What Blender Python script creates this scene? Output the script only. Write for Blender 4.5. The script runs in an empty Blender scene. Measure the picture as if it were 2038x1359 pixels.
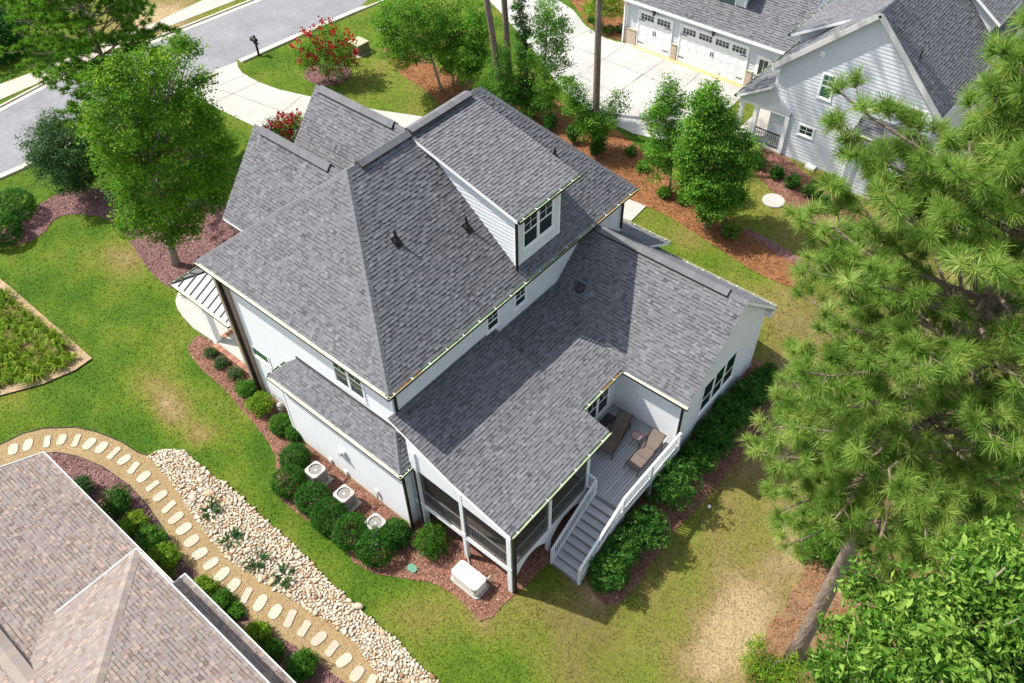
import bpy, bmesh, math, random
import numpy as np
from mathutils import Vector, Matrix, geometry

random.seed(7); rng = np.random.default_rng(11)
scene = bpy.context.scene
COL = scene.collection
PI = math.pi

# ------------------------------------------------------------------ camera
FOC, CAMZ = 1673.3, 30.0
PITCH, ROLL, YAW = 0.825484, 0.0258206, -2.42470056 + PI
def cam_rot(pitch, roll, yaw):
    h = np.array([math.cos(yaw), math.sin(yaw), 0.]); r = np.array([math.sin(yaw), -math.cos(yaw), 0.]); u = np.array([0, 0, 1.])
    fwd = math.cos(pitch)*h - math.sin(pitch)*u
    down = -(math.sin(pitch)*h + math.cos(pitch)*u)
    c, s = math.cos(roll), math.sin(roll)
    return np.array([c*r + s*down, -s*r + c*down, fwd])
RC = cam_rot(PITCH, ROLL, YAW)
CC = np.array([0, 0, CAMZ])
cam = bpy.data.cameras.new('camera'); camo = bpy.data.objects.new('camera', cam); COL.objects.link(camo)
cam.sensor_width = 36; cam.lens = FOC/2038*36; cam.clip_start = .5; cam.clip_end = 600
M = Matrix.Identity(4)
for i in range(3):
    M[i][0] = RC[0][i]; M[i][1] = -RC[1][i]; M[i][2] = -RC[2][i]; M[i][3] = CC[i]
camo.matrix_world = M
scene.camera = camo

# ------------------------------------------------------------------ light
SUN_EL, SUN_AZ = math.radians(53), math.radians(114)
SUND = Vector((math.cos(SUN_EL)*math.cos(SUN_AZ), math.cos(SUN_EL)*math.sin(SUN_AZ), math.sin(SUN_EL)))
world = bpy.data.worlds.new('World'); scene.world = world; world.use_nodes = True
wn = world.node_tree.nodes; wn.clear()
sky = wn.new('ShaderNodeTexSky'); sky.sky_type = 'NISHITA'; sky.sun_disc = False
sky.sun_elevation = SUN_EL; sky.sun_rotation = PI/2 - SUN_AZ
sky.air_density = 1.0; sky.dust_density = 1.6; sky.ozone_density = 1.0
bg = wn.new('ShaderNodeBackground'); bg.inputs[1].default_value = 0.15
wo = wn.new('ShaderNodeOutputWorld')
hs = wn.new('ShaderNodeHueSaturation'); hs.inputs['Saturation'].default_value = .6
world.node_tree.links.new(sky.outputs[0], hs.inputs['Color']); world.node_tree.links.new(hs.outputs[0], bg.inputs[0]); world.node_tree.links.new(bg.outputs[0], wo.inputs[0])
sl = bpy.data.lights.new('sun', 'SUN'); sl.energy = 4.4; sl.angle = math.radians(.6); sl.color = (1, .955, .88)
so = bpy.data.objects.new('sun', sl); COL.objects.link(so); so.rotation_euler = SUND.to_track_quat('Z', 'Y').to_euler()
so.location = (0, 0, 60)
vs = scene.view_settings
vs.view_transform = 'Standard'; vs.look = 'None'; vs.gamma = 1; vs.use_curve_mapping = False
vs.exposure = 0.72
scene.render.engine = 'CYCLES'
scene.cycles.max_bounces = 9; scene.cycles.transparent_max_bounces = 12
scene.cycles.diffuse_bounces = 5; scene.cycles.glossy_bounces = 3; scene.cycles.transmission_bounces = 6

# ------------------------------------------------------------------ places: from the measured photograph to the ground
def ray(px, py): return RC.T @ np.array([(px-1019)/FOC, (py-679.5)/FOC, 1.])
def at(px, py, z):
    d = ray(px, py); return CC + d*(z-CAMZ)/d[2]
def onx(px, py, x):
    d = ray(px, py); return CC + d*x/d[0]
def ony(px, py, y):
    d = ray(px, py); return CC + d*y/d[1]
def on_plane(px, py, n, p0):
    d = ray(px, py); n = np.array(n, float); return CC + d*(n@(np.array(p0, float)-CC))/(n@d)
def proj(P):
    v = (np.atleast_2d(P)-CC)@RC.T
    return np.stack([1019+FOC*v[:, 0]/v[:, 2], 679.5+FOC*v[:, 1]/v[:, 2]], 1)
def near(px, py, bx, by):
    """point of the view line that passes closest to the vertical axis through (bx, by)"""
    d = ray(px, py); t = -((CC[:2]-[bx, by])@d[:2])/(d[:2]@d[:2]); P = CC+t*d
    return P, np.linalg.norm(P-CC)
def sstep(t):
    t = np.clip(t, 0, 1); return t*t*(3-2*t)
def gz(x, y):
    x = np.asarray(x, float); y = np.asarray(y, float)
    z = -.45 + .055*np.clip(x-12, 0, 30)
    s = sstep((x-8.5)/4)
    z = z - s*(np.clip(8.8-y, 0, 3)*.27 + np.clip(5.8-y, 0, 30)*.05)
    return z
def gat(px, py, dz=0.):
    z = -.4
    for _ in range(14):
        P = at(px, py, z+dz); z = .5*z + .5*float(gz(P[0], P[1]))
    return np.array([P[0], P[1], z+dz])
def gxy(pts): return [tuple(gat(*p)[:2]) for p in pts]

# ------------------------------------------------------------------ materials
def nn(nt, t, **kw):
    n = nt.nodes.new(t)
    for k, v in kw.items(): setattr(n, k, v)
    return n
MATS = {}
def pmat(name, base=(.5, .5, .5), rough=.7, spec=.3, metal=0., ramp=None, noise=None, noise2=None, bump=None, coat=0.,
         transl=0., alpha=None, coord='Object', stretch=None, interp='LINEAR', rand=None):
    """base or ramp (driven by the per-piece attribute 'tone'); noise = (scale, amount[, colour]); bump = (scale, strength, distance)"""
    m = bpy.data.materials.new(name); m.use_nodes = True; nt = m.node_tree; L = nt.links
    b = nt.nodes['Principled BSDF']; out = nt.nodes['Material Output']
    b.inputs['Roughness'].default_value = rough; b.inputs['Metallic'].default_value = metal
    b.inputs['Specular IOR Level'].default_value = spec
    if coat: b.inputs['Coat Weight'].default_value = coat
    tc = nn(nt, 'ShaderNodeTexCoord'); vec = tc.outputs[coord]
    if stretch:
        mp = nn(nt, 'ShaderNodeMapping'); mp.inputs['Scale'].default_value = stretch; L.new(vec, mp.inputs['Vector']); vec = mp.outputs[0]
    if ramp:
        a = nn(nt, 'ShaderNodeAttribute', attribute_name='tone'); cr = nn(nt, 'ShaderNodeValToRGB'); cr.color_ramp.interpolation = interp
        el = cr.color_ramp.elements
        while len(el) < len(ramp): el.new(.5)
        for e, (p, c) in zip(el, ramp): e.position = p; e.color = (*c, 1)
        L.new(a.outputs['Fac'], cr.inputs[0]); colr = cr.outputs[0]
    else:
        rgb = nn(nt, 'ShaderNodeRGB'); rgb.outputs[0].default_value = (*base, 1); colr = rgb.outputs[0]
    for nz in (noise, noise2):
        if not nz: continue
        t = nn(nt, 'ShaderNodeTexNoise'); t.inputs['Scale'].default_value = nz[0]; t.inputs['Detail'].default_value = 5; t.inputs['Roughness'].default_value = .65
        L.new(vec, t.inputs['Vector'])
        if len(nz) > 2:
            mr = nn(nt, 'ShaderNodeMapRange'); mr.inputs[1].default_value = nz[3] if len(nz) > 3 else .42; mr.inputs[2].default_value = nz[4] if len(nz) > 4 else .66
            mr.inputs[3].default_value = 0; mr.inputs[4].default_value = nz[1]; L.new(t.outputs[0], mr.inputs[0])
            mx = nn(nt, 'ShaderNodeMix', data_type='RGBA'); L.new(mr.outputs[0], mx.inputs[0]); L.new(colr, mx.inputs[6]); mx.inputs[7].default_value = (*nz[2], 1)
            colr = mx.outputs[2]
        else:
            mr = nn(nt, 'ShaderNodeMapRange'); mr.inputs[1].default_value = .25; mr.inputs[2].default_value = .75
            mr.inputs[3].default_value = 1-nz[1]; mr.inputs[4].default_value = 1+nz[1]; L.new(t.outputs[0], mr.inputs[0])
            sc = nn(nt, 'ShaderNodeVectorMath', operation='SCALE'); L.new(colr, sc.inputs[0]); L.new(mr.outputs[0], sc.inputs['Scale']); colr = sc.outputs[0]
    if rand:
        oi = nn(nt, 'ShaderNodeObjectInfo'); mr = nn(nt, 'ShaderNodeMapRange'); mr.inputs[3].default_value = 1-rand; mr.inputs[4].default_value = 1+rand
        L.new(oi.outputs['Random'], mr.inputs[0])
        sc = nn(nt, 'ShaderNodeVectorMath', operation='SCALE'); L.new(colr, sc.inputs[0]); L.new(mr.outputs[0], sc.inputs['Scale']); colr = sc.outputs[0]
    L.new(colr, b.inputs['Base Color'])
    if bump:
        t = nn(nt, 'ShaderNodeTexNoise'); t.inputs['Scale'].default_value = bump[0]; t.inputs['Detail'].default_value = 4; L.new(vec, t.inputs['Vector'])
        bp = nn(nt, 'ShaderNodeBump'); bp.inputs['Strength'].default_value = bump[1]; bp.inputs['Distance'].default_value = bump[2]
        L.new(t.outputs[0], bp.inputs['Height']); L.new(bp.outputs[0], b.inputs['Normal'])
    sh = b.outputs[0]
    if transl:
        tr = nn(nt, 'ShaderNodeBsdfTranslucent'); L.new(colr, tr.inputs[0]); ms = nn(nt, 'ShaderNodeMixShader'); ms.inputs[0].default_value = transl
        L.new(sh, ms.inputs[1]); L.new(tr.outputs[0], ms.inputs[2]); sh = ms.outputs[0]
    if alpha is not None:
        tp = nn(nt, 'ShaderNodeBsdfTransparent'); ms = nn(nt, 'ShaderNodeMixShader'); ms.inputs[0].default_value = alpha
        L.new(tp.outputs[0], ms.inputs[1]); L.new(sh, ms.inputs[2]); sh = ms.outputs[0]
    L.new(sh, out.inputs[0])
    MATS[name] = m
    return m

def brick_mat(name, c1, c2, mortar, scale=1.):
    m = bpy.data.materials.new(name); m.use_nodes = True; nt = m.node_tree; L = nt.links; b = nt.nodes['Principled BSDF']
    tc = nn(nt, 'ShaderNodeTexCoord'); sx = nn(nt, 'ShaderNodeSeparateXYZ'); L.new(tc.outputs['Object'], sx.inputs[0])
    ad = nn(nt, 'ShaderNodeMath', operation='ADD'); L.new(sx.outputs[0], ad.inputs[0]); L.new(sx.outputs[1], ad.inputs[1])
    cb = nn(nt, 'ShaderNodeCombineXYZ'); L.new(ad.outputs[0], cb.inputs[0]); L.new(sx.outputs[2], cb.inputs[1])
    br = nn(nt, 'ShaderNodeTexBrick'); br.inputs['Color1'].default_value = (*c1, 1); br.inputs['Color2'].default_value = (*c2, 1); br.inputs['Mortar'].default_value = (*mortar, 1)
    br.inputs['Scale'].default_value = scale; br.inputs['Brick Width'].default_value = .21; br.inputs['Row Height'].default_value = .075; br.inputs['Mortar Size'].default_value = .01
    L.new(cb.outputs[0], br.inputs[0]); L.new(br.outputs[0], b.inputs['Base Color']); b.inputs['Roughness'].default_value = .85
    bp = nn(nt, 'ShaderNodeBump'); bp.inputs['Strength'].default_value = .6; bp.inputs['Distance'].default_value = .01; bp.invert = True
    L.new(br.outputs['Fac'], bp.inputs['Height']); L.new(bp.outputs[0], b.inputs['Normal'])
    return m

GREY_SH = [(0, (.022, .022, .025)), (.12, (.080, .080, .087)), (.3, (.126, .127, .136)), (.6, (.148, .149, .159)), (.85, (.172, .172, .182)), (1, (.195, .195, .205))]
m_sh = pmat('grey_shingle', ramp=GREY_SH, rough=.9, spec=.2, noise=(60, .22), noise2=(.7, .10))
TAN_SH = [(0, (.045, .035, .033)), (.12, (.165, .13, .115)), (.3, (.235, .18, .155)), (.5, (.225, .195, .185)), (.7, (.285, .24, .20)), (.85, (.32, .225, .185)), (1, (.35, .30, .26))]
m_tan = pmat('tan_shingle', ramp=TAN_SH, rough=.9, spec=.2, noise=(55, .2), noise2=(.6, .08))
m_white = pmat('white_paint', (.84, .84, .84), rough=.5, noise=(3, .04))
m_siding = pmat('pale_siding', (.68, .695, .71), rough=.55, noise=(2.2, .05), noise2=(14, .03))
m_siding2 = pmat('neighbour_siding', (.60, .62, .655), rough=.55, noise=(2.2, .05))
m_soffit = pmat('soffit_paint', (.72, .72, .70), rough=.6)
m_found = pmat('tan_foundation', (.46, .38, .26), rough=.9, noise=(4, .15), bump=(20, .3, .01))
m_brick = brick_mat('brown_brick', (.22, .12, .075), (.34, .24, .16), (.36, .31, .25))
m_brick2 = brick_mat('tan_brick', (.42, .30, .20), (.55, .42, .31), (.55, .5, .42))
m_bronze = pmat('dark_bronze_metal', (.022, .018, .016), rough=.4, metal=.3, noise=(4, .2))
m_gutin = pmat('gutter_pollen', (.29, .36, .21), rough=.6, noise=(1.3, .3), noise2=(9, .18))
m_gutpale = pmat('pale_gutter', (.50, .52, .38), rough=.55, noise=(1.5, .16), noise2=(8, .08))
m_leaflit = pmat('gutter_leaf_litter', (.20, .085, .03), rough=.9, noise=(12, .5), bump=(30, .8, .03))
m_glass = pmat('window_glass', (.012, .028, .026), rough=.04, spec=.6)
m_glass2 = pmat('green_glass', (.03, .11, .075), rough=.05, spec=.6)
m_black = pmat('black_paint', (.012, .012, .013), rough=.4)
m_screen = pmat('insect_screen', (.03, .03, .03), rough=.9, spec=.1, alpha=.42)
m_deck = pmat('grey_deck_board', (.36, .37, .38), rough=.6, noise=(6, .1), stretch=(.4, 6, 6), rand=.12)
m_tread = pmat('grey_stair_board', (.44, .445, .455), rough=.6, noise=(6, .1), stretch=(6, .4, 6), rand=.08)
m_rail = pmat('white_rail_paint', (.74, .75, .77), rough=.45, noise=(4, .04))
m_porchfloor = pmat('porch_floor', (.36, .28, .22), rough=.6, noise=(5, .15), stretch=(.3, 8, 1))
m_conc = pmat('pale_concrete', (.39, .37, .335), rough=.85, noise=(.5, .1), noise2=(5, .07), bump=(40, .15, .005))
m_conc2 = pmat('drive_concrete', (.385, .37, .345), rough=.85, noise=(.35, .20), noise2=(2.5, .12), bump=(40, .15, .005))
m_kerb = pmat('kerb_concrete', (.50, .45, .37), rough=.9, noise=(.8, .14), noise2=(8, .1))
m_apron = pmat('stained_apron', (.48, .36, .17), rough=.9, noise=(2, .2))
m_walk = pmat('sidewalk_concrete', (.44, .37, .31), rough=.9, noise=(.6, .15), noise2=(8, .1))
m_asph = pmat('asphalt', (.205, .205, .215), rough=.9, noise=(.3, .2), noise2=(3, .12), bump=(80, .3, .006))
m_joint = pmat('dark_joint', (.10, .09, .08), rough=.95)  # plain dark colour of the slab joint lines
m_mulchr = pmat('red_mulch', (.215, .108, .075), rough=.95, noise=(1.2, .25), noise2=(22, .45), bump=(26, 1, .05))
m_mulchp = pmat('purple_mulch', (.20, .105, .10), rough=.95, noise=(1.1, .22), noise2=(24, .45), bump=(26, 1, .05))
m_straw = pmat('pine_straw', (.235, .105, .042), rough=.95, noise=(.8, .3), noise2=(16, .4), bump=(24, 1, .05))
m_pebbed = pmat('pebble_border', (.40, .28, .17), rough=.9, noise=(1.4, .15), noise2=(28, .35), bump=(30, .8, .03))
m_grav = pmat('pea_gravel', (.31, .22, .11), rough=.9, noise=(1.2, .15), noise2=(34, .4), bump=(36, .9, .03))
m_rockbed = pmat('rock_bed_base', (.26, .2, .14), rough=.95, noise=(9, .4))
m_dirt = pmat('bare_dirt', (.20, .125, .068), rough=.95, noise=(1.5, .18), noise2=(20, .25), bump=(22, .6, .03))
m_rock = pmat('river_rock', ramp=[(0, (.24, .14, .07)), (.12, (.38, .26, .15)), (.3, (.45, .355, .245)), (.6, (.52, .44, .335)), (.85, (.46, .405, .335)), (1, (.60, .53, .43))], rough=.75, noise=(9, .14), bump=(14, .3, .02))
m_peb = pmat('loose_pebble', ramp=[(0, (.18, .11, .05)), (.3, (.31, .21, .10)), (.7, (.41, .295, .155)), (1, (.55, .46, .32))], rough=.8)
m_chip = pmat('mulch_chip', ramp=[(0, (.09, .04, .028)), (.35, (.21, .10, .065)), (.7, (.33, .16, .11)), (.9, (.43, .26, .19)), (1, (.62, .52, .44))], rough=.9)
m_pchip = pmat('purple_chip', ramp=[(0, (.08, .04, .038)), (.35, (.19, .095, .09)), (.7, (.29, .16, .15)), (.9, (.36, .23, .21)), (1, (.52, .42, .39))], rough=.9)
m_schip = pmat('straw_needle', ramp=[(0, (.11, .04, .018)), (.4, (.26, .105, .04)), (.75, (.36, .17, .07)), (1, (.48, .30, .15))], rough=.85)
m_stone = pmat('stepping_stone', (.43, .37, .285), rough=.8, noise=(1.6, .08), noise2=(14, .08), bump=(18, .25, .01), rand=.08)
GRASS = [(0, (.044, .098, .009)), (.22, (.083, .132, .013)), (.42, (.132, .148, .025)), (.6, (.165, .142, .042)), (.78, (.215, .165, .072)), (1, (.33, .25, .135))]
m_ground = pmat('lawn_soil', ramp=GRASS, rough=.95, spec=.1, noise=(3, .16), noise2=(14, .26), bump=(12, .7, .04))
m_blade = pmat('grass_blade', ramp=GRASS, rough=.75, spec=.08, transl=.35)
m_riser = pmat('shaded_riser_board', (.22, .225, .23), rough=.6)  # darker than the treads: shade under the nosings put into the colour
m_drip = pmat('drip_edge_metal', (.60, .59, .57), rough=.5)
m_bark = pmat('pine_bark', (.20, .15, .12), rough=.95, noise=(3, .3), noise2=(16, .4), bump=(9, 1, .08), stretch=(1, 1, .4))
m_bark2 = pmat('grey_bark', (.24, .205, .17), rough=.95, noise=(4, .25), noise2=(22, .2), bump=(18, .5, .02))
def leafmat(name, dark, mid, light, rough=.42, transl=.5):
    return pmat(name, ramp=[(0, dark), (.5, mid), (1, light)], rough=rough+.1, spec=.2, transl=transl)
l_oak = leafmat('oak_leaf', (0.05, 0.14, 0.008), (0.125, 0.29, 0.014), (0.3, 0.48, 0.035))
l_dark = leafmat('dark_leaf', (0.024, 0.07, 0.02), (0.065, 0.14, 0.04), (0.15, 0.25, 0.07))
l_gum = leafmat('gum_leaf', (0.045, 0.14, 0.012), (0.115, 0.29, 0.022), (0.27, 0.48, 0.06))
l_clus = leafmat('maple_leaf', (0.045, 0.14, 0.012), (0.12, 0.3, 0.02), (0.28, 0.48, 0.05))
l_holly = leafmat('holly_leaf', (0.012, 0.06, 0.006), (0.035, 0.14, 0.01), (0.095, 0.27, 0.03))
l_laurel = leafmat('laurel_leaf', (0.016, 0.07, 0.012), (0.06, 0.19, 0.022), (0.2, 0.38, 0.06))
l_box = leafmat('boxwood_leaf', (0.022, 0.085, 0.007), (0.06, 0.19, 0.012), (0.15, 0.33, 0.03))
l_pale = leafmat('yellow_shrub_leaf', (0.07, 0.16, 0.01), (0.17, 0.32, 0.016), (0.38, 0.5, 0.04))
l_ivy = leafmat('ivy_leaf', (0.014, 0.065, 0.01), (0.04, 0.14, 0.018), (0.11, 0.26, 0.04))
l_lily = leafmat('daylily_leaf', (.09, .19, .012), (.22, .36, .022), (.50, .54, .08))
l_juni = leafmat('juniper_leaf', (0.025, 0.1, 0.03), (0.07, 0.2, 0.06), (0.16, 0.33, 0.11))
l_big = leafmat('broad_leaf', (0.04, 0.12, 0.012), (0.13, 0.28, 0.03), (0.34, 0.5, 0.09))
l_under = leafmat('understory_leaf', (0.022, 0.095, 0.008), (0.075, 0.23, 0.015), (0.2, 0.4, 0.04))
l_needle = pmat('pine_needle', ramp=[(0, (.08, .17, .022)), (.4, (.21, .35, .055)), (.75, (.40, .53, .12)), (.95, (.62, .68, .26)), (1, (.50, .40, .14))], rough=.5, spec=.25, transl=.5)
l_needle2 = pmat('young_pine_needle', ramp=[(0, (.05, .16, .010)), (.5, (.14, .32, .02)), (1, (.32, .50, .05))], rough=.55, spec=.2, transl=.5)
m_red = pmat('red_blossom', ramp=[(0, (.22, .008, .012)), (.6, (.45, .018, .025)), (1, (.62, .06, .06))], rough=.6, transl=.2)
m_sling = pmat('brown_sling', (.135, .105, .088), rough=.8, noise=(30, .12))
m_acgrey = pmat('grey_sheet_metal', (.40, .38, .35), rough=.45, noise=(5, .06))
m_acdark = pmat('louvre_grey', (.22, .21, .195), rough=.5)
m_pvc = pmat('white_plastic', (.80, .79, .76), rough=.35)
m_gen = pmat('cream_enclosure', (.72, .70, .63), rough=.4, noise=(3, .03))
m_green = pmat('green_plastic', (.10, .24, .17), rough=.5, noise=(6, .1))
m_util = pmat('olive_utility_metal', (.135, .14, .075), rough=.55, noise=(3, .1))
m_utiltop = pmat('pale_utility_top', (.36, .36, .22), rough=.5)
m_seam = pmat('standing_seam_metal', (.17, .168, .185), rough=.45, metal=.3, noise=(3, .06))
m_clay = pmat('terracotta_tile', (.20, .12, .12), rough=.6, noise=(20, .3))
m_tile2 = pmat('grey_mosaic', (.38, .33, .32), rough=.6, noise=(30, .3))
m_wood = pmat('orange_wood', (.40, .16, .05), rough=.6)
m_house_in = pmat('porch_dark_wall', (.30, .31, .33), rough=.8)
m_steel = pmat('vent_steel', (.055, .05, .05), rough=.5, metal=.2)

# ------------------------------------------------------------------ mesh helpers
class MB:
    def __init__(s): s.v = []; s.f = []; s.m = []; s.t = []
    def quad(s, a, b, c, d, m=0, t=.5):
        i = len(s.v); s.v += [tuple(a), tuple(b), tuple(c), tuple(d)]; s.f.append((i, i+1, i+2, i+3)); s.m.append(m); s.t.append(t)
    def tri(s, a, b, c, m=0, t=.5):
        i = len(s.v); s.v += [tuple(a), tuple(b), tuple(c)]; s.f.append((i, i+1, i+2)); s.m.append(m); s.t.append(t)
    def box(s, x0, y0, z0, x1, y1, z1, m=0, t=.5):
        if x0 > x1: x0, x1 = x1, x0
        if y0 > y1: y0, y1 = y1, y0
        if z0 > z1: z0, z1 = z1, z0
        P = [(x0, y0, z0), (x1, y0, z0), (x1, y1, z0), (x0, y1, z0), (x0, y0, z1), (x1, y0, z1), (x1, y1, z1), (x0, y1, z1)]
        s.hexa(P, m, t)
    def hexa(s, P, m=0, t=.5):
        i = len(s.v); s.v += [tuple(p) for p in P]
        for f in ((3, 2, 1, 0), (4, 5, 6, 7), (0, 1, 5, 4), (1, 2, 6, 5), (2, 3, 7, 6), (3, 0, 4, 7)):
            s.f.append(tuple(i+k for k in f)); s.m.append(m); s.t.append(t)
    def prism(s, poly, off, m=0, ms=None, mb=None):
        """polygon of 3-D points swept by vector off: top face m, sides ms, far face mb"""
        n = len(poly); i = len(s.v); o = np.array(off, float)
        s.v += [tuple(p) for p in poly] + [tuple(np.array(p)+o) for p in poly]
        ms = m if ms is None else ms; mb = ms if mb is None else mb
        s.f.append(tuple(range(i, i+n))); s.m.append(m); s.t.append(.5)
        s.f.append(tuple(range(i+2*n-1, i+n-1, -1))); s.m.append(mb); s.t.append(.5)
        for k in range(n):
            j = (k+1) % n; s.f.append((i+k, i+n+k, i+n+j, i+j)); s.m.append(ms); s.t.append(.5)
    def bar(s, a, b, w, h=None, m=0, t=.5, up=(0, 0, 1)):
        h = w if h is None else h
        a = Vector(a); b = Vector(b); d = (b-a).normalized(); u = Vector(up)
        if abs(d.dot(u)) > .98: u = Vector((0, 1, 0))
        r = d.cross(u).normalized()*w/2; u = r.cross(d).normalized()*h/2
        s.hexa([a-r-u, a+r-u, b+r-u, b-r-u, a-r+u, a+r+u, b+r+u, b-r+u], m, t)
    def tube(s, pts, rad, n=8, m=0, t=.5, cap=True):
        pts = [Vector(p) for p in pts]; rad = rad if hasattr(rad, '__len__') else [rad]*len(pts); rings = []
        for k, p in enumerate(pts):
            d = (pts[min(k+1, len(pts)-1)]-pts[max(k-1, 0)]).normalized()
            u = Vector((0, 0, 1)) if abs(d.z) < .9 else Vector((1, 0, 0))
            r = d.cross(u).normalized(); u = r.cross(d)
            i = len(s.v); rings.append(i)
            for q in range(n):
                a = 2*PI*q/n; s.v.append(tuple(p+(r*math.cos(a)+u*math.sin(a))*rad[k]))
        for k in range(len(pts)-1):
            for q in range(n):
                q2 = (q+1) % n; s.f.append((rings[k]+q, rings[k]+q2, rings[k+1]+q2, rings[k+1]+q)); s.m.append(m); s.t.append(t)
        if cap:
            s.f.append(tuple(rings[0]+q for q in range(n))[::-1]); s.m.append(m); s.t.append(t)
            s.f.append(tuple(rings[-1]+q for q in range(n))); s.m.append(m); s.t.append(t)
    def lathe(s, c, prof, n=16, m=0, t=.5):
        c = Vector(c); rings = []
        for r, z in prof:
            rings.append(len(s.v))
            for q in range(n):
                a = 2*PI*q/n; s.v.append((c.x+r*math.cos(a), c.y+r*math.sin(a), c.z+z))
        for k in range(len(prof)-1):
            for q in range(n):
                q2 = (q+1) % n; s.f.append((rings[k]+q, rings[k]+q2, rings[k+1]+q2, rings[k+1]+q)); s.m.append(m); s.t.append(t)
        s.f.append(tuple(rings[-1]+q for q in range(n))); s.m.append(m); s.t.append(t)
        s.f.append(tuple(rings[0]+q for q in range(n))[::-1]); s.m.append(m); s.t.append(t)
    def mesh(s, name, mats):
        me = bpy.data.meshes.new(name); me.from_pydata(s.v, [], s.f)
        for k in (mats if isinstance(mats, (list, tuple)) else [mats]): me.materials.append(k)
        me.polygons.foreach_set('material_index', s.m)
        at_ = me.attributes.new('tone', 'FLOAT', 'FACE'); at_.data.foreach_set('value', s.t)
        me.update(); return me
    def build(s, name, mats, parent=None, smooth=False):
        me = s.mesh(name, mats)
        if smooth: me.shade_smooth()
        return link(name, me, parent)
def link(name, me, parent=None):
    o = bpy.data.objects.new(name, me); COL.objects.link(o)
    if parent is not None:
        o.parent = parent; o.matrix_parent_inverse = PINV.get(parent.name, Matrix.Identity(4))
    return o
PINV = {}
def thing(name, label, cat, loc=(0, 0, 0), group=None):
    o = bpy.data.objects.new(name, None); COL.objects.link(o); o.location = loc; o.empty_display_size = .2
    o['label'] = label; o['category'] = cat
    if group: o['group'] = group
    PINV[o.name] = Matrix.Translation(-Vector(loc))
    return o
def tag(o, label, cat, group=None, kind=None):
    if label: o['label'] = label
    if cat: o['category'] = cat
    if group: o['group'] = group
    if kind: o['kind'] = kind
    return o
def stuff(o): o['kind'] = 'stuff'; return o
def np_mesh(name, V, F, mats, tone=None, midx=None, smooth=False):
    """V (n,3), F (m,3|4) int arrays"""
    me = bpy.data.meshes.new(name); V = np.asarray(V, np.float32); F = np.asarray(F, np.int32); k = F.shape[1]
    me.vertices.add(len(V)); me.vertices.foreach_set('co', V.ravel())
    me.loops.add(F.size); me.loops.foreach_set('vertex_index', F.ravel())
    me.polygons.add(len(F)); me.polygons.foreach_set('loop_start', np.arange(0, F.size, k, dtype=np.int32))
    for q in (mats if isinstance(mats, (list, tuple)) else [mats]): me.materials.append(q)
    if midx is not None: me.polygons.foreach_set('material_index', np.asarray(midx, np.int32))
    if tone is not None:
        a = me.attributes.new('tone', 'FLOAT', 'FACE'); a.data.foreach_set('value', np.asarray(tone, np.float32))
    me.update(calc_edges=True)
    if smooth: me.shade_smooth()
    else: me.shade_flat()
    return me
def copy_tree(root, loc, rotz, label=None):
    r = root.copy(); COL.objects.link(r); r.location = loc; r.rotation_euler = (0, 0, rotz)
    if label: r['label'] = label
    for ch in list(root.children):
        c = ch.copy(); COL.objects.link(c); c.parent = r
        for g in list(ch.children):
            d = g.copy(); COL.objects.link(d); d.parent = c
    return r

def in_poly(x, y, poly):
    x = np.asarray(x); y = np.asarray(y); ins = np.zeros(x.shape, bool); n = len(poly)
    for i in range(n):
        x0, y0 = poly[i]; x1, y1 = poly[(i+1) % n]
        c = ((y0 > y) != (y1 > y))
        with np.errstate(divide='ignore', invalid='ignore'):
            ins ^= c & (x < (x1-x0)*(y-y0)/(y1-y0+1e-12)+x0)
    return ins
def smooth_poly(pts, n=2):
    """closed Chaikin smoothing of a 2-D outline"""
    P = [np.array(p, float) for p in pts]
    for _ in range(n):
        Q = []
        for i in range(len(P)):
            a, b = P[i], P[(i+1) % len(P)]; Q += [a*.75+b*.25, a*.25+b*.75]
        P = Q
    return [tuple(p) for p in P]
def drape(name, poly, dz, mat, kind='structure', skirt=.06, step=.7, parent=None):
    """flat area laid over the terrain dz above it, with a small edge"""
    n = len(poly); vs_ = [Vector(p) for p in poly]; ed = [(i, (i+1) % n) for i in range(n)]
    P = np.array(poly); x0, y0 = P.min(0); x1, y1 = P.max(0)
    gx, gy = np.meshgrid(np.arange(x0+step/2, x1, step), np.arange(y0+step/2, y1, step)); gx = gx.ravel(); gy = gy.ravel()
    k = in_poly(gx, gy, poly)
    for a, b in zip(gx[k], gy[k]): vs_.append(Vector((a, b)))
    r = geometry.delaunay_2d_cdt(vs_, ed, [list(range(n))], 1, 1e-4)
    mb = MB(); z = lambda v: float(gz(v[0], v[1]))+dz
    mb.v = [(v.x, v.y, z(v)) for v in r[0]]
    for f in r[2]: mb.f.append(tuple(f)); mb.m.append(0); mb.t.append(.5)
    for i in range(n):
        a, b = poly[i], poly[(i+1) % n]
        mb.quad((*a, z(a)), (*a, z(a)-skirt), (*b, z(b)-skirt), (*b, z(b)))
    bm = bmesh.new(); me = mb.mesh(name, mat); bm.from_mesh(me); bmesh.ops.remove_doubles(bm, verts=bm.verts, dist=1e-4)
    bmesh.ops.recalc_face_normals(bm, faces=bm.faces); 
    up = sum(f.normal.z*f.calc_area() for f in bm.faces)
    if up < 0: bmesh.ops.reverse_faces(bm, faces=bm.faces)
    bm.to_mesh(me); bm.free()
    o = link(name, me, parent)
    if kind: o['kind'] = kind
    return o

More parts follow.
